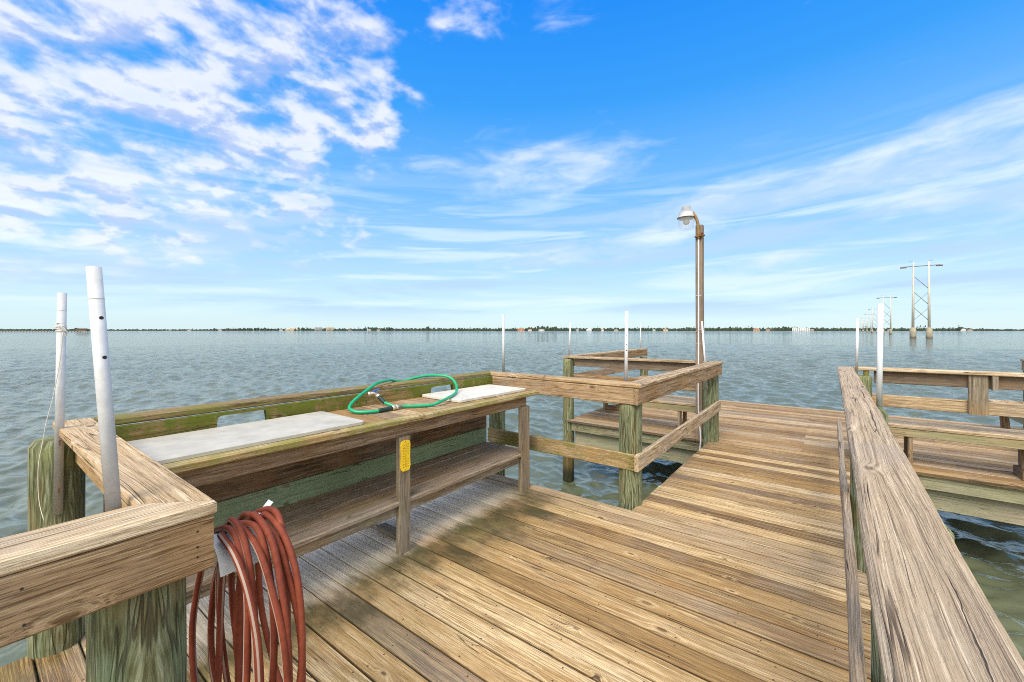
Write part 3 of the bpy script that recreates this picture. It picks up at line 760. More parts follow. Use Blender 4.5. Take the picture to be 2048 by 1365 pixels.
MB().board((-2.70, 1.92, .02), (-2.44, 1.92, .02), .08, .04, c=.004).build('foot_block', 'leg', r)

def slab(p, w_, l_, z0, z1, ang, R=.03):
    """rounded flat board, centre p, w_ along x, l_ along y"""
    pts = []
    for cx, cy, a0 in ((w_ / 2 - R, l_ / 2 - R, 0), (-w_ / 2 + R, l_ / 2 - R, 90), (-w_ / 2 + R, -l_ / 2 + R, 180), (w_ / 2 - R, -l_ / 2 + R, 270)):
        for k in range(6):
            a_ = rad(a0 + 18 * k); pts.append((cx + R * math.cos(a_), cy + R * math.sin(a_)))
    ca, sa = math.cos(ang), math.sin(ang); n = len(pts); vs = []
    for z, kf in ((z0, .995), (z0 + .002, 1), (z1 - .002, 1), (z1, .995)):
        for (x, y) in pts: vs.append((p[0] + (x * ca - y * sa) * kf, p[1] + (x * sa + y * ca) * kf, z))
    fs = [(i * n + j, i * n + (j + 1) % n, (i + 1) * n + (j + 1) % n, (i + 1) * n + j) for i in range(3) for j in range(n)]
    fs += [tuple(range(n - 1, -1, -1)), tuple(range(3 * n, 4 * n))]
    return MB().add(vs, fs)
tag(slab((-2.585, .985), .53, 1.10, .9145, .934, rad(-.5)).build('cutting_board', 'board'), 'large grey cutting board on the near end of the worktable', 'cutting board')
cb = thing('cutting_board', (-2.615, 2.89, .914), 'smaller pale cutting board with screw heads at the far end of the worktable', 'cutting board')
slab((-2.615, 2.89), .49, .90, .9145, .936, rad(-1.5)).build('board_panel', 'board2', cb)
for x_, y_ in ((-2.42, 2.50), (-2.80, 2.49), (-2.42, 3.28)): MB().lathe([(.006, 0), (.006, .001)], 10, (x_, y_, .936)).build('screw', 'black', cb)

# thermometer on the middle leg
tr = thing('thermometer', (-2.286, 1.812, .56), 'yellow outdoor thermometer nailed to the middle table leg', 'thermometer')
mb = MB(); ys = [1.772, 1.776, 1.812, 1.848, 1.852]; prof = []
TZ0, TZ1 = .562, .752
outl = [(1.779, TZ0), (1.788, TZ0 - .006), (1.812, TZ0 - .008), (1.836, TZ0 - .006), (1.845, TZ0), (1.852, TZ0 + .022), (1.848, (TZ0 + TZ1) / 2), (1.852, TZ1 - .022), (1.845, TZ1), (1.836, TZ1 + .006), (1.812, TZ1 + .008), (1.788, TZ1 + .006), (1.779, TZ1), (1.772, TZ1 - .022), (1.776, (TZ0 + TZ1) / 2), (1.772, TZ0 + .022)]
n = len(outl); vs = [(-2.2865, a_, b_) for a_, b_ in outl] + [(-2.278, a_, b_) for a_, b_ in outl]
fs = [(j, (j + 1) % n, n + (j + 1) % n, n + j) for j in range(n)] + [tuple(range(n - 1, -1, -1)), tuple(range(n, 2 * n))]
mb.add(vs, fs); mb.build('plate', 'yellow', tr)
MB().tube([(-2.2765, 1.812, TZ0 + .02), (-2.2765, 1.812, TZ1 - .015)], .0016, n=8, sub=1).build('tube', plain('amber_glass', (.35, .16, .01), .2), tr)
for z_ in (TZ0 + .000, TZ1 + .000): MB().lathe([(.003, 0), (.003, .0015)], 8, (-2.2778, 1.812, z_), (1, 0, 0)).build('nail', 'black', tr)
NV = []; NF = []
def glyphs(s, y_, z_, size):
    cu = bpy.data.curves.new('txt', 'FONT'); cu.body = s; cu.size = size; cu.align_x = 'CENTER'; cu.align_y = 'CENTER'
    ob = bpy.data.objects.new('txt', cu); COL.objects.link(ob)
    me = bpy.data.meshes.new_from_object(ob.evaluated_get(bpy.context.evaluated_depsgraph_get())); o = len(NV)
    for v in me.vertices: NV.append((-2.2776 - ROOTLOC[tr.name][0], y_ + v.co.x - ROOTLOC[tr.name][1], z_ + v.co.y - ROOTLOC[tr.name][2]))
    for p in me.polygons: NF.append(tuple(i + o for i in p.vertices))
    bpy.data.objects.remove(ob); bpy.data.meshes.remove(me); bpy.data.curves.remove(cu)
def column(strs, y_, z0_, dz_, size):
    global NV, NF
    NV = []; NF = []
    for i, s in enumerate(strs): glyphs(s, y_, z0_ - i * dz_, size)
    nm = bpy.data.meshes.new('numerals'); nm.from_pydata(NV, [], NF); nm.materials.append(M['black'])
    no = bpy.data.objects.new('numerals', nm); COL.objects.link(no); no.parent = tr
column(('120', '100', '80', '60', '40', '20', '0', '20', '40'), 1.795, TZ1 - .024, .0182, .013)
column(('50', '40', '30', '20', '10', '0', '10', '20', '30', '40'), 1.831, TZ1 - .020, .0165, .011)

# green hose looped over the table and the back rail
gh = thing('garden_hose', (-2.7, 2.2, .93), 'short green hose looped over the worktable and its back rail', 'hose')
zt = .9275
pts = [(-2.558, 1.80, zt), (-2.585, 1.73, zt), (-2.64, 1.675, zt + .002), (-2.70, 1.660, .945), (-2.735, 1.685, .965), (-2.765, 1.74, .992), (-2.80, 1.82, 1.022), (-2.85, 1.93, 1.055), (-2.90, 2.02, 1.074),
       (-2.95, 2.12, 1.078), (-3.02, 2.24, 1.072), (-3.065, 2.34, 1.050), (-3.072, 2.43, 1.044), (-3.05, 2.52, 1.062), (-3.00, 2.62, 1.078), (-2.94, 2.70, 1.078), (-2.87, 2.745, 1.072), (-2.80, 2.765, 1.045), (-2.73, 2.745, .995), (-2.665, 2.68, .958), (-2.59, 2.58, .950),
       (-2.50, 2.43, .9495), (-2.43, 2.28, .945), (-2.445, 2.19, zt), (-2.49, 2.10, zt), (-2.553, 2.02, zt + .002), (-2.585, 1.965, .934), (-2.63, 1.935, .948), (-2.665, 1.925, .958)]
MB().tube(pts, .0115, n=14, sub=8).build('tube', 'ghose', gh)
a_, b_ = Vector((-2.665, 1.925, .958)), Vector((-2.735, 1.925, .993))
mb = MB()
def ribbed(a_, b_, r0, n_=9):
    a_, b_ = Vector(a_), Vector(b_); L_ = (b_ - a_).length; pr = []
    for k in range(n_ * 2): pr.append((r0 * (1.0 if k % 2 else .82), L_ * k / (n_ * 2 - 1)))
    return MB().lathe(pr, 16, a_, b_ - a_)
ribbed(a_, b_, .0155).build('sleeve', 'gsleeve', gh)
ribbed((-2.557, 1.795, zt + .002), (-2.553, 1.905, zt + .004), .0165, 8).build('sleeve', 'gsleeve', gh)
MB().lathe([(.015, 0), (.019, .004), (.019, .028), (.017, .03), (.017, .034), (.0195, .036), (.0195, .05), (.014, .054), (.012, .056), (.009, .058), (.009, .085)], 12, (-2.553, 1.905, zt + .006), (.02, 1, 0)).build('connector', 'brass', gh)
fd = (b_ - a_).normalized()
vf = MB().lathe([(.014, 0), (.0175, .003), (.0175, .026), (.012, .028), (.013, .05)], 12, b_, fd); vf.build('valve', 'brass', gh)
ve = b_ + fd * .05
MB().tube([ve, ve + Vector((-.012, -.012, .004)), ve + Vector((-.02, -.03, .0))], .011, n=10, sub=4).lathe([(.017, 0), (.0185, .003), (.0185, .018), (.016, .02)], 14, ve + Vector((-.02, -.03, 0)), (-.4, -1, -.1)).build('outlet', 'brass', gh)
MB().board(ve + Vector((-.002, -.022, .022)), ve + Vector((.004, .026, .030)), .016, .009, c=.003).lathe([(.006, -.02), (.006, .002)], 8, ve + Vector((0, 0, .022))).build('lever', 'blue', gh)

# ------------------------------------------------------------------ red hose on its hanger
hg = thing('hose_hanger', (-1.43, .5, .78), 'pale metal hose hanger fixed under the mitred corner of the near railing', 'hose hanger')
def arch(y0, y1, R, cx, cz, th, a0=0, a1=180):
    mb = MB(); vs = []; n = 24
    for k in range(n + 1):
        a_ = rad(a0 + (a1 - a0) * k / n)
        for rr, yy in ((R, y0), (R, y1), (R - th, y1), (R - th, y0)): vs.append((cx + rr * math.cos(a_), yy, cz + rr * math.sin(a_)))
    fs = []
    for k in range(n):
        for j in range(4): fs.append((k * 4 + j, k * 4 + (j + 1) % 4, k * 4 + 4 + (j + 1) % 4, k * 4 + 4 + j))
    fs += [(3, 2, 1, 0), tuple(n * 4 + j for j in range(4))]
    return mb.add(vs, fs, smooth=False)
arch(.432, .56, .098, -1.43, .802, .004, 12, 168).build('saddle', 'hanger', hg)
MB().board((-1.452, .558, .888), (-1.452, .612, .945), .032, .004, c=.001, up=(0, 1, 0)).build('lip', 'hanger', hg)
MB().board((-1.43, .428, .82), (-1.43, .428, .885), .05, .005, c=.001, up=(0, 1, 0)).build('wall_plate', 'hanger', hg)
rr_ = random.Random(5); pts = []
loops = [(.235, .60, -1.395, .452), (.15, .66, -1.375, .468), (.20, .72, -1.40, .484), (.255, .64, -1.385, .505), (.17, .70, -1.36, .520), (.265, .70, -1.395, .538), (.215, .62, -1.37, .556), (.27, .66, -1.40, .575), (.13, .58, -1.38, .588)]
for i, (a_, h_, cx_, y_) in enumerate(loops):
    a_ *= .84
    for k in range(14):
        th = 2 * math.pi * k / 14
        s_, c_ = math.sin(th), math.cos(th)
        zz = (1 + c_) / 2
        xw = a_ * math.copysign(abs(s_) ** .85, s_) * (1.0 + .10 * (1 - zz))
        nxt = loops[min(i + 1, len(loops) - 1)]; u = k / 14
        yy = y_ * (1 - u) + nxt[3] * u + (.035 * (1 - zz)) * math.sin(i * 2.1 + th)
        top = .914 + .014 * (i % 3)
        pts.append((cx_ + xw + rr_.uniform(-.006, .006), yy, top - h_ * (1 - zz) ** 1.0 + (.0 if zz > .9 else rr_.uniform(-.01, .01))))
hz = MB().tube(pts, .0094, n=14, sub=6)
tag(hz.build('coiled_hose', 'rhose'), 'faded red rubber hose with a pale stripe, coiled over a hanger at the near railing', 'hose')

# ------------------------------------------------------------------ white pipes (rod holders)
PPG = 'white upright pipes along the railings'
def pipe(p0, p1, r_, label, mat='pvc', bolts=(), rust=False, rings=()):
    p0, p1 = Vector(p0), Vector(p1); ax = p1 - p0; L_ = ax.length
    o = thing('pipe', tuple(p0), label, 'pipe', PPG)
    MB().lathe([(r_ * .86, .002), (r_, 0), (r_, L_), (r_ * .86, L_), (r_ * .86, L_ - .15)], 28, p0, ax, cap=False).build('tube', mat, o)
    toc = Vector((0, 0, 0)) - p0; toc.z = 0; toc.normalize(); side = toc.cross(Vector((0, 0, 1)))
    for (h, sd) in bolts:
        d_ = (toc + side * sd).normalized(); c_ = p0 + ax * (h / L_) + d_ * (r_ - .001)
        MB().lathe([(.0055 if not rust else .005, 0), (.004, .002)], 12, c_, d_).build('bolt', 'rust' if rust else 'black', o)
        if rust: MB().board(c_ + d_ * .0012, c_ + d_ * .0012 - Vector((0, 0, .022)), .004, .0008, c=.0001, up=tuple(d_)).build('rust_streak', 'rust', o)
    for h in rings:
        c_ = p0 + ax * (h / L_); MB().lathe([(r_ + .0004, 0), (r_ + .0012, .0008), (r_ + .0004, .0016)], 24, c_, ax, cap=False).build('ring', 'twine', o)
    return o
pA = pipe((-2.845, .272, .652), (-2.818, .283, 1.672), .0158, 'thin white pipe bolted to the far left pile and tied with string', bolts=((.12, -.1), (.34, -.1)), rust=True, rings=(.94,))
pipe((-1.480, .250, .872), (-1.565, .215, 1.668), .0158, 'tallest white pipe in the photo, leaning, at the near corner of the left railing', bolts=((.115, -.55), (.56, -.5), (.665, -.5)), rings=(.715,))
pipe((-2.92, 3.675, .90), (-2.92, 3.675, 1.672), .0145, 'white pipe upright behind the far corner of the worktable rail')
pipe((-1.468, 3.610, .90), (-1.462, 3.613, 1.672), .0155, 'white pipe upright at the landing corner, behind the mitred rail joint', 'pvc2', bolts=((.42, -.2), (.47, -.2), (.55, -.2), (.62, .2), (.7, -.2)))
pipe((-3.62, 6.36, .92), (-3.59, 6.38, 1.64), .014, 'white pipe leaning slightly at the left corner of the far platform')
pipe((-3.67, 9.93, .86), (-3.67, 9.93, 1.655), .014, 'thin distant white pipe at the far end of the left side railing')
pipe((-1.335, 6.075, .70), (-1.40, 6.08, 1.62), .012, 'narrow white pipe leaning on the lamp post pile', 'pvc2', bolts=((.02, 0), (.10, 0)))
pipe((.240, 3.575, .84), (.248, 3.580, 1.672), .0155, 'larger bright white pipe beyond the weathered right railing', 'pvc2')
pipe((.222, 6.18, .95), (.232, 6.19, 1.635), .0135, 'smaller bright white pipe at the far end of the right railing', 'pvc2')
# string tied round the first pipe
sk = thing('string', (-2.83, .27, .7), 'pale string knotted round the thin pipe and hanging down beside the far left pile', 'string')
c_ = Vector((-2.824, .280, 1.50)); kp = []
for k in range(40):
    a_ = k * 1.0; kp.append(c_ + Vector((math.cos(a_) * .0178, math.sin(a_) * .0178, .012 * math.sin(k * .37) + .0006 * k)))
MB().tube(kp, .0016, n=6, sub=3).build('knot', 'twine', sk)
for q in range(3):
    kp = [c_ + Vector((.018, -.004, .02)), c_ + Vector((.04, -.02 + .012 * q, .03 - .01 * q)), c_ + Vector((.05, .006 * q, -.005)), c_ + Vector((.03, .012, -.012 * q)), c_ + Vector((.018, .004, .006))]
    MB().tube(kp, .0016, n=6, sub=6).build('loop', 'twine', sk)
MB().tube([(-2.802, .284, 1.49), (-2.803, .274, 1.36), (-2.815, .255, 1.2), (-2.835, .235, 1.08), (-2.845, .225, .99), (-2.852, .214, .90), (-2.850, .212, .80), (-2.83, .215, .72), (-2.79, .225, .65)], .0017, n=6, sub=6).build('tail', 'twine', sk)

# ------------------------------------------------------------------ lamp post
lp = thing('lamp_post', (-1.46, 6.23, 0), 'tall square wooden lamp post with a dusk to dawn lamp and white conduit', 'lamp post')
px0, py0 = -1.462, 6.225
MB().board((px0, py0, .0), (px0, py0, 2.955), .09, .09, c=.004, up=(0, 1, 0), segs=10, wob=.0012).build('post', 'post', lp)
cx0, cy0 = px0 - .002, py0 - .058
MB().tube([(cx0 + .01, cy0, -.19), (cx0 + .03, cy0 - .01, -.03), (cx0 + .022, cy0, .12), (cx0, cy0, .4), (cx0, cy0, 1.5), (cx0, cy0, 2.84)], .0105, n=12, sub=4).build('conduit', 'pvc2', lp)
for z_ in (.22, 1.32, 1.98): MB().board((cx0 - .03, cy0 + .012, z_), (cx0 + .03, cy0 + .012, z_), .006, .012, c=.001).build('strap', 'steel', lp)
MB().tube([(cx0, cy0 - .002, 2.76), (cx0 - .004, cy0 - .004, 2.92), (cx0 - .014, cy0 - .006, 3.00), (cx0 - .042, cy0 - .008, 3.08), (cx0 - .085, cy0 - .008, 3.145)], .021, n=14, sub=8).build('arm', 'rustarm', lp)
MB().board((cx0 - .045, cy0 - .008, 2.79), (cx0 + .08, cy0 - .004, 2.80), .05, .018, c=.003).lathe([(.012, 0), (.012, .05)], 10, (cx0 + .05, cy0 - .01, 2.83), (0, -1, 0)).build('clamp', 'rust', lp)
lx, ly = cx0 - .160, cy0 + .0
hd = MB().lathe([(.005, 3.235), (.056, 3.233), (.060, 3.226), (.066, 3.180), (.080, 3.168), (.096, 3.152), (.098, 3.143)], 28, (lx, ly, 0), cap=False)
o = hd.build('lamp_head', 'lampmetal', lp)
MB().lathe([(.098, 3.146), (.103, 3.105), (.112, 3.082), (.118, 3.078)], 28, (lx, ly, 0), cap=False).build('reflector', 'white', lp)
MB().lathe([(.116, 3.072), (.124, 3.077), (.124, 3.069), (.116, 3.066)], 28, (lx, ly, 0), cap=False).build('rim', 'rustarm', lp)
MB().lathe([(.114, 3.066), (.105, 3.00), (.098, 2.94), (.090, 2.915)], 28, (lx, ly, 0), cap=False).build('lens', 'lens', lp)
MB().lathe([(.02, 3.07), (.042, 3.04), (.044, 3.01), (.03, 2.985), (.004, 2.978)], 18, (lx, ly, 0)).build('bulb', plain('bulb_glass', (.42, .41, .36), .3), lp)
MB().tube([(px0 - .05, py0 - .05, 1.475), (px0 + .02, py0 - .075, 1.505), (px0 + .065, py0 - .08, 1.53), (px0 + .075, py0 - .05, 1.50), (px0 + .03, py0 - .056, 1.465)], .003, n=6, sub=6).build('tie_cord', 'twine', lp)

# ------------------------------------------------------------------ power pylons out in the water
def polar(px, d):
    r_ = (px - 1024) / 840.0 * d
    return Vector((r_ * math.cos(HEAD) - d * math.sin(HEAD), r_ * math.sin(HEAD) + d * math.cos(HEAD), 0))
c1 = polar(1842, 133); c2_ = polar(1773.5, 262); ldir = (c2_ - c1).normalized(); pdir = Vector((ldir.y, -ldir.x, 0))
labels = ['nearest and tallest power pylon in the row, twin concrete legs with cross bracing', 'second power pylon, beside the larger bright white pipe', 'third power pylon, half hidden by the larger bright white pipe', 'fourth power pylon in the line crossing the water',
          'fifth power pylon in the line crossing the water', 'sixth power pylon, tiny, near the smaller bright white pipe', 'farthest power pylon in view, partly behind the smaller bright white pipe']
for i, (px, d_) in enumerate(((1842, 133), (1773.5, 262), (1749.5, 402), (1738, 545), (1730, 700), (1722.5, 850), (1716, 1020))):
    c_ = polar(px, d_); base_z = WZ
    o = thing('power_pylon', (c_.x, c_.y, base_z), labels[i], 'pylon', 'power pylons crossing the water')
    for s in (-1, 1):
        q = c_ + pdir * (1.85 * s)
        MB().lathe([(.80, WZ - 2), (.78, WZ + 2.9), (.66, WZ + 3.15), (.66, WZ + 3.35)], 14, (q.x, q.y, 0)).build('caisson', 'caisson', o)
        q2 = c_ + pdir * (1.75 * s)
        mb = MB(); a0 = Vector((q.x, q.y, WZ + 3.3)); a1 = Vector((q2.x, q2.y, WZ + 24.2))
        mb.tube([a0, a1], [.36, .21], n=8, sub=1); mb.build('column', 'concrete', o)
    arm0 = c_ + pdir * -4.4 + Vector((0, 0, WZ + 22.9)); arm1 = c_ + pdir * 4.4 + Vector((0, 0, WZ + 22.9))
    MB().tube([arm0, arm1], .12, n=6, sub=1).build('crossarm', 'darksteel', o)
    for s in (-1, 1):
        e_ = c_ + pdir * (4.1 * s) + Vector((0, 0, WZ + 22.7)); MB().tube([e_ - pdir * .75, e_ + pdir * .75], .22, n=6, sub=1).build('insulator', 'darksteel', o)
        e_ = c_ + pdir * (1.75 * s); MB().tube([e_ + Vector((0, 0, WZ + 24.3)), e_ + pdir * (s * 1.0) + Vector((0, 0, WZ + 24.6))], .05, n=5, sub=1).build('wire_bracket', 'darksteel', o)
    for k in range(3):
        z0, z1 = WZ + 19.8 - k * 5.0, WZ + 15.6 - k * 5.0
        for s in (1, -1):
            if k == 0 and s == -1: continue
            MB().tube([c_ + pdir * (-1.7 * s) + Vector((0, 0, z0 - (0 if s > 0 else .2))), c_ + pdir * (1.75 * s) + Vector((0, 0, z1))], .085 if s > 0 else .05, n=5, sub=1).build('brace', 'darksteel', o)
# wire slung between the nearest pylon's footings, with birds
q0, q1 = c1 + pdir * -1.2, c1 + pdir * 1.2
wl = [q0 + Vector((0, 0, WZ + 3.62)), c1 + Vector((0, 0, WZ + 3.42)), q1 + Vector((0, 0, WZ + 3.62))]
tag(MB().tube(wl, .03, n=5, sub=6).build('cable', 'darksteel'), 'slack cable between the footings of the nearest power pylon', 'cable')
for k, (s_, up_, lb) in enumerate(((-.75, .0, 'left one of three dark birds between the legs of the nearest pylon'), (-.2, .1, 'middle one of three dark birds between the legs of the nearest pylon'), (.95, .05, 'right one of three dark birds between the legs of the nearest pylon'))):
    p_ = c1 + pdir * s_ + Vector((0, 0, WZ + 3.45 + up_)); h_ = .62 if k else .42
    prof = [(.02, 0), (.08, .05), (.13, .18), (.12, .32), (.06, .44), (.05, .52), (.065, .57), (.05, .62), (.01, .65)]
    mb = MB().lathe([(a_, b_ * h_ / .62) for a_, b_ in prof], 10, p_, (.15, .05, 1))
    mb.tube([p_ + Vector((.08, .03, .58 * h_ / .62)), p_ + Vector((.26, .1, .60 * h_ / .62))], [.03, .008], n=6, sub=1); mb.tube([p_ + Vector((0, 0, .1)), p_ + Vector((-.18, -.06, -.16))], [.06, .03], n=6, sub=1)
    tag(mb.build('bird', 'bird'), lb, 'bird', 'birds at the nearest pylon')

# ------------------------------------------------------------------ far fishing pier with house
fp = thing('fishing_pier', tuple(polar(80, 600) + Vector((0, 0, WZ))), 'long low pier on the water at the far left', 'pier')
pA_, pB_ = polar(-260, 590), polar(158, 600); dv = (pB_ - pA_); Ln = dv.length; dv.normalize()
MB().board(pA_ + Vector((0, 0, .15)), pB_ + Vector((0, 0, .15)), 2.2, .55, c=.02).build('pier_deck', 'leg', fp)
for k in range(72):
    q = pB_ - dv * (2 + k * 4.1)
    MB().tube([q + Vector((0, 0, WZ - 1)), q + Vector((0, 0, .9))], .34, n=6, sub=1).build('post', 'leg', fp)
ph = thing('pier_house', tuple(polar(166, 600) + Vector((0, 0, WZ))), 'roofed shelter at the end of the far left pier', 'shelter')
q = polar(166, 600); rz = math.atan2(dv.y, dv.x)
MB().box(q.x, q.y, .2, 15.5, 7, .8, rz).build('platform', 'leg', ph)
MB().box(q.x, q.y, 1.7, 13, 5, 2.3, rz, c=.02).build('wall', 'bench', ph)
def hip(cx, cy, z0, z1, lx_, ly_, rz):
    c, s = math.cos(rz), math.sin(rz); f = lambda x, y, z: (cx + x * c - y * s, cy + x * s + y * c, z)
    i_ = lx_ / 2 - min(ly_ / 2, lx_ * .3)
    return MB().add([f(-lx_ / 2, -ly_ / 2, z0), f(lx_ / 2, -ly_ / 2, z0), f(lx_ / 2, ly_ / 2, z0), f(-lx_ / 2, ly_ / 2, z0), f(-i_, 0, z1), f(i_, 0, z1)],
                    [(0, 1, 5, 4), (1, 2, 5), (2, 3, 4, 5), (3, 0, 4), (3, 2, 1, 0)])
hip(q.x, q.y, 2.85, 4.6, 15.5, 8, rz).build('roof', plain('grey_shingles', (.17, .15, .13), .9), ph)
for k in range(5):
    e_ = q + dv * (-6.6 + 3.3 * k); MB().tube([e_ + Vector((0, 0, WZ - 1)), e_ + Vector((0, 0, .5))], .3, n=6, sub=1).build('post', 'leg', ph)
# channel marker
cm = thing('channel_marker', tuple(polar(739, 560) + Vector((0, 0, WZ))), 'small white channel marker standing in the open water', 'marker'); q = polar(739, 560)
MB().tube([q + Vector((-.8, 0, WZ - 1)), q + Vector((-.8, 0, 1.6))], .16, n=6, sub=1).build('post', 'concrete', cm)
MB().tube([q + Vector((.8, .6, WZ - 1)), q + Vector((.8, .6, 1.6))], .16, n=6, sub=1).build('post', 'concrete', cm)
MB().box(q.x, q.y, 1.9, 2.8, .5, 1.6, HEAD, c=.02).build('sign_board', 'white', cm)

# ------------------------------------------------------------------ far bank: land, woods, buildings
def shore_d(px):  # distance (along the view axis) of the far bank
    return 1900 if px < 500 else 1900 - (px - 500) / 500 * 400 if px < 1000 else 1500
def prof_h(px):   # tree height in metres
    base = 9.5 if px < 200 else 8.5 if px < 420 else 11.5 if px < 600 else 12.0 if px < 1900 else 11.5 - (px - 1900) / 150 * 5.0 if px < 2050 else 6.5
    for c0, w0, a0 in ((155, 9, 8), (505, 40, 4), (745, 12, 7), (778, 8, 6), (856, 5, 7), (1082, 22, 6), (1112, 14, 4), (1570, 18, 6), (1628, 12, 4), (1918, 9, 7), (600, 10, 4), (1460, 40, 3), (1500, 8, 3), (1380, 10, 3)):
        base += a0 * math.exp(-((px - c0) / w0) ** 2)
    return base
vs = []; fs = []
pxs = np.linspace(-2200, 4200, 160)
for p in pxs:
    d_ = shore_d(p); vs += [tuple(polar(p, d_) + Vector((0, 0, WZ - .5))), tuple(polar(p, d_ + 4) + Vector((0, 0, WZ + .7))), tuple(polar(p, d_ + 1500) + Vector((0, 0, WZ + 1.2))), tuple(polar(p, d_ + 1500) + Vector((0, 0, WZ - 2)))]
for i in range(len(pxs) - 1):
    for j in range(3): a_ = i * 4 + j; fs.append((a_, a_ + 4, a_ + 5, a_ + 1))
tag(MB().add(vs, fs).build('land', 'sand'), kind='structure')
ico = [(0, 0, -1), (.72, -.53, -.45), (-.28, -.85, -.45), (-.89, 0, -.45), (-.28, .85, -.45), (.72, .53, -.45), (.28, -.85, .45), (-.72, -.53, .45), (-.72, .53, .45), (.28, .85, .45), (.89, 0, .45), (0, 0, 1)]
icf = [(0, 1, 2), (1, 0, 5), (0, 2, 3), (0, 3, 4), (0, 4, 5), (1, 5, 10), (2, 1, 6), (3, 2, 7), (4, 3, 8), (5, 4, 9), (1, 10, 6), (2, 6, 7), (3, 7, 8), (4, 8, 9), (5, 9, 10), (6, 10, 11), (7, 6, 11), (8, 7, 11), (9, 8, 11), (10, 9, 11)]
mb = MB(); rw = random.Random(3)
p = -700.0
while p < 2800:
    for row in range(3):
        pp = p + rw.uniform(-2, 2); d_ = shore_d(pp) + 8 + row * 22 + rw.uniform(0, 14); H_ = prof_h(pp) * rw.uniform(.55, 1.0) * (.75 + .16 * row)
        c_ = polar(pp, d_); rx = rw.uniform(3.0, 6.5)
        for kk in range(2):
            ox, oz = rw.uniform(-2.5, 2.5), WZ + (H_ * .45 if kk == 0 else H_ * .74)
            sx_, sz_ = rx * (1 if kk == 0 else .72), H_ * (.55 if kk == 0 else .32)
            mb.add([(c_.x + ox + v[0] * sx_ * rw.uniform(.75, 1.25), c_.y + v[1] * sx_ * rw.uniform(.75, 1.25), oz + v[2] * sz_ * rw.uniform(.75, 1.2)) for v in ico], icf)
        if rw.random() < .05:   # a cabbage palm standing above the rest
            mb.tube([c_ + Vector((0, 0, WZ)), c_ + Vector((0, 0, WZ + H_ * 1.3))], .25, n=5, sub=1)
            mb.add([(c_.x + v[0] * 2.2, c_.y + v[1] * 2.2, WZ + H_ * 1.35 + v[2] * 1.3 * rw.uniform(.5, 1.3)) for v in ico], icf)
    p += 3.4 + .5 * rw.random()
tag(mb.build('woods', 'woods'), 'dark low belt of trees along the far bank', 'woods', kind='stuff')

def face_cam(px): return HEAD - math.atan((px - 1024) / 840.0)
MATC = {}
def cmat(nm, c):
    if nm not in MATC: MATC[nm] = plain(nm, c, .85, var=.05, scale=.3)
    return MATC[nm]
def house(px, w_, h_, label, wall, roof, roof_h=2.4, floors=1, flat=False, name='house', dep=9, dd=-1, lift=0, cat='house'):
    d_ = shore_d(px) + dd; c_ = polar(px, d_ + dep / 2); rz = face_cam(px)
    z0 = WZ + .6 + lift
    o = thing(name, (c_.x, c_.y, z0), label, cat, 'waterfront buildings on the far bank')
    MB().box(c_.x, c_.y, z0 + h_ / 2, w_, dep, h_, rz, c=.05).build('wall', cmat(*wall), o)
    if flat:
        MB().box(c_.x, c_.y, z0 + h_ + .25, w_ + .8, dep + .8, .5, rz, c=.03).build('roof', cmat(*roof), o)
    else: hip(c_.x, c_.y, z0 + h_, z0 + h_ + roof_h, w_ + 1.4, dep + 1.4, rz).build('roof', cmat(*roof), o)
    fx = Vector((math.cos(rz), math.sin(rz), 0)); fy = Vector((math.sin(rz), -math.cos(rz), 0))
    nw = max(2, int(w_ / 4.5))
    for f in range(floors):
        for k in range(nw):
            q = c_ + fx * ((k + .5) / nw - .5) * w_ + fy * (dep / 2 + .02)
            MB().box(q.x, q.y, z0 + h_ * (f + .52) / floors, w_ / nw * .5, .12, h_ / floors * .45, rz, c=.01).build('window', 'glassblk', o)
    return o
WH = ('white_wall', (.78, .78, .76)); CR = ('cream_wall', (.66, .56, .38)); GY = ('grey_wall', (.46, .46, .46)); TAN = ('tan_wall', (.5, .36, .22))
RT = ('terracotta_roof', (.42, .17, .08)); RG_ = ('grey_roof', (.28, .28, .29)); RB = ('brown_roof', (.22, .15, .10)); RW = ('pale_roof', (.7, .7, .7))
house(584, 52, 5.5, 'wide cream villa with a raised middle on the far bank, left of the tall flats', CR, ('sand_roof', (.55, .42, .26)), 4, 2, dep=14)
house(585, 13, 11, 'square tower block rising from the middle of the cream villa', CR, ('sand_roof', (.55, .42, .26)), 4, 3, dep=10, dd=16, name='tower')
house(562, 14, 4, 'small white house beside the cream villa on the far bank', WH, RG_, 2, 1)
for px, lb in ((637, 'left one of the two tall pale apartment blocks on the far bank'), (660, 'right one of the two tall pale apartment blocks on the far bank')):
    o = house(px, 30, 14.5, lb, GY if px < 650 else CR, RW, floors=5, flat=True, name='apartment_block', dep=12, cat='apartment block')
    rz = face_cam(px); c_ = polar(px, shore_d(px) - 2)
    for f in range(4): MB().box(c_.x, c_.y, WZ + 3.6 + f * 2.9, 27, 1.6, .35, rz, c=.02).build('balcony', cmat(*WH), o)
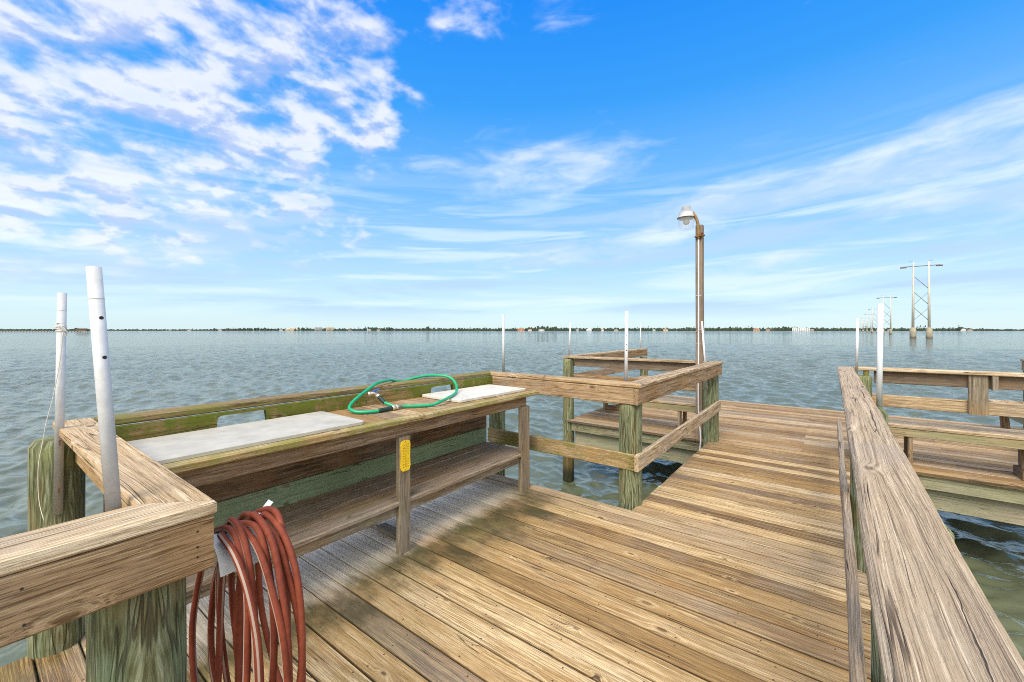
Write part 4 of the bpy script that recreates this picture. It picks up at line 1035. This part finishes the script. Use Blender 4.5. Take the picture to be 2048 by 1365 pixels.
for k, px in enumerate((1589, 1597, 1606, 1615)):
    house(px, 13, 11.0 - (k % 2), ['leftmost', 'second from left', 'third from left', 'rightmost'][k] + ' of the four white townhouses in a row right of the lamp post', WH, RW, floors=3, flat=True, name='townhouse', dep=10, cat='townhouse')
house(1624, 12, 4.5, 'low tan house just right of the white townhouses', TAN, RG_, 2, 1)
house(1042, 24, 6, 'orange tan house with tiled roof right of the pipe behind the table', ('orange_wall', (.62, .34, .16)), RT, 3, 2)
house(1060, 12, 4, 'small white cottage beside the orange tan house', WH, RT, 2.4, 1)
house(1083, 20, 4.5, 'long white house under the tallest dark trees', WH, RG_, 2.4, 1)
house(1178, 18, 4.5, 'white gabled house left of the landing corner pipe', WH, RW, 3.4, 1)
house(1155, 11, 4, 'grey cottage beside the leaning far platform pipe', GY, RG_, 2.2, 1)
house(1232, 13, 4, 'cream cottage between the two pipes at the landing corner', CR, RB, 2.2, 1)
house(1205, 10, 4, 'red roofed cottage among the trees of the far bank', WH, RT, 2.4, 1)
house(1331, 16, 5, 'red roofed house on the far bank left of the lamp post', CR, RT, 3, 1)
house(1308, 9, 4, 'tiny white cottage left of the red roofed house', WH, RG_, 2, 1)
house(1513, 20, 6, 'tan house with brown roof right of the lamp post', TAN, RT, 3, 1)
house(1536, 14, 5, 'tan cottage close to the white townhouses', TAN, RB, 3, 1)
house(1926, 15, 5, 'white house right of the nearest pylon', WH, RW, 2.4, 1)
house(1940, 12, 4, 'low cream house at the far right bank', CR, RB, 2.2, 1)
house(1780, 13, 4, 'small pale house between the first two pylons', CR, RB, 2.2, 1)
house(757, 12, 4, 'small cream house near the channel marker', CR, RB, 2.2, 1)
house(700, 12, 3.6, 'low brown house right of the apartment blocks', TAN, RB, 2, 1)
house(440, 14, 4, 'small white house on the low bank left of the cream villa', WH, RG_, 2, 1)
house(378, 15, 4, 'pale house on the low bank above the near cutting board', WH, RB, 2, 1)
house(340, 10, 4, 'tiny grey house on the low bank', GY, RG_, 2, 1)
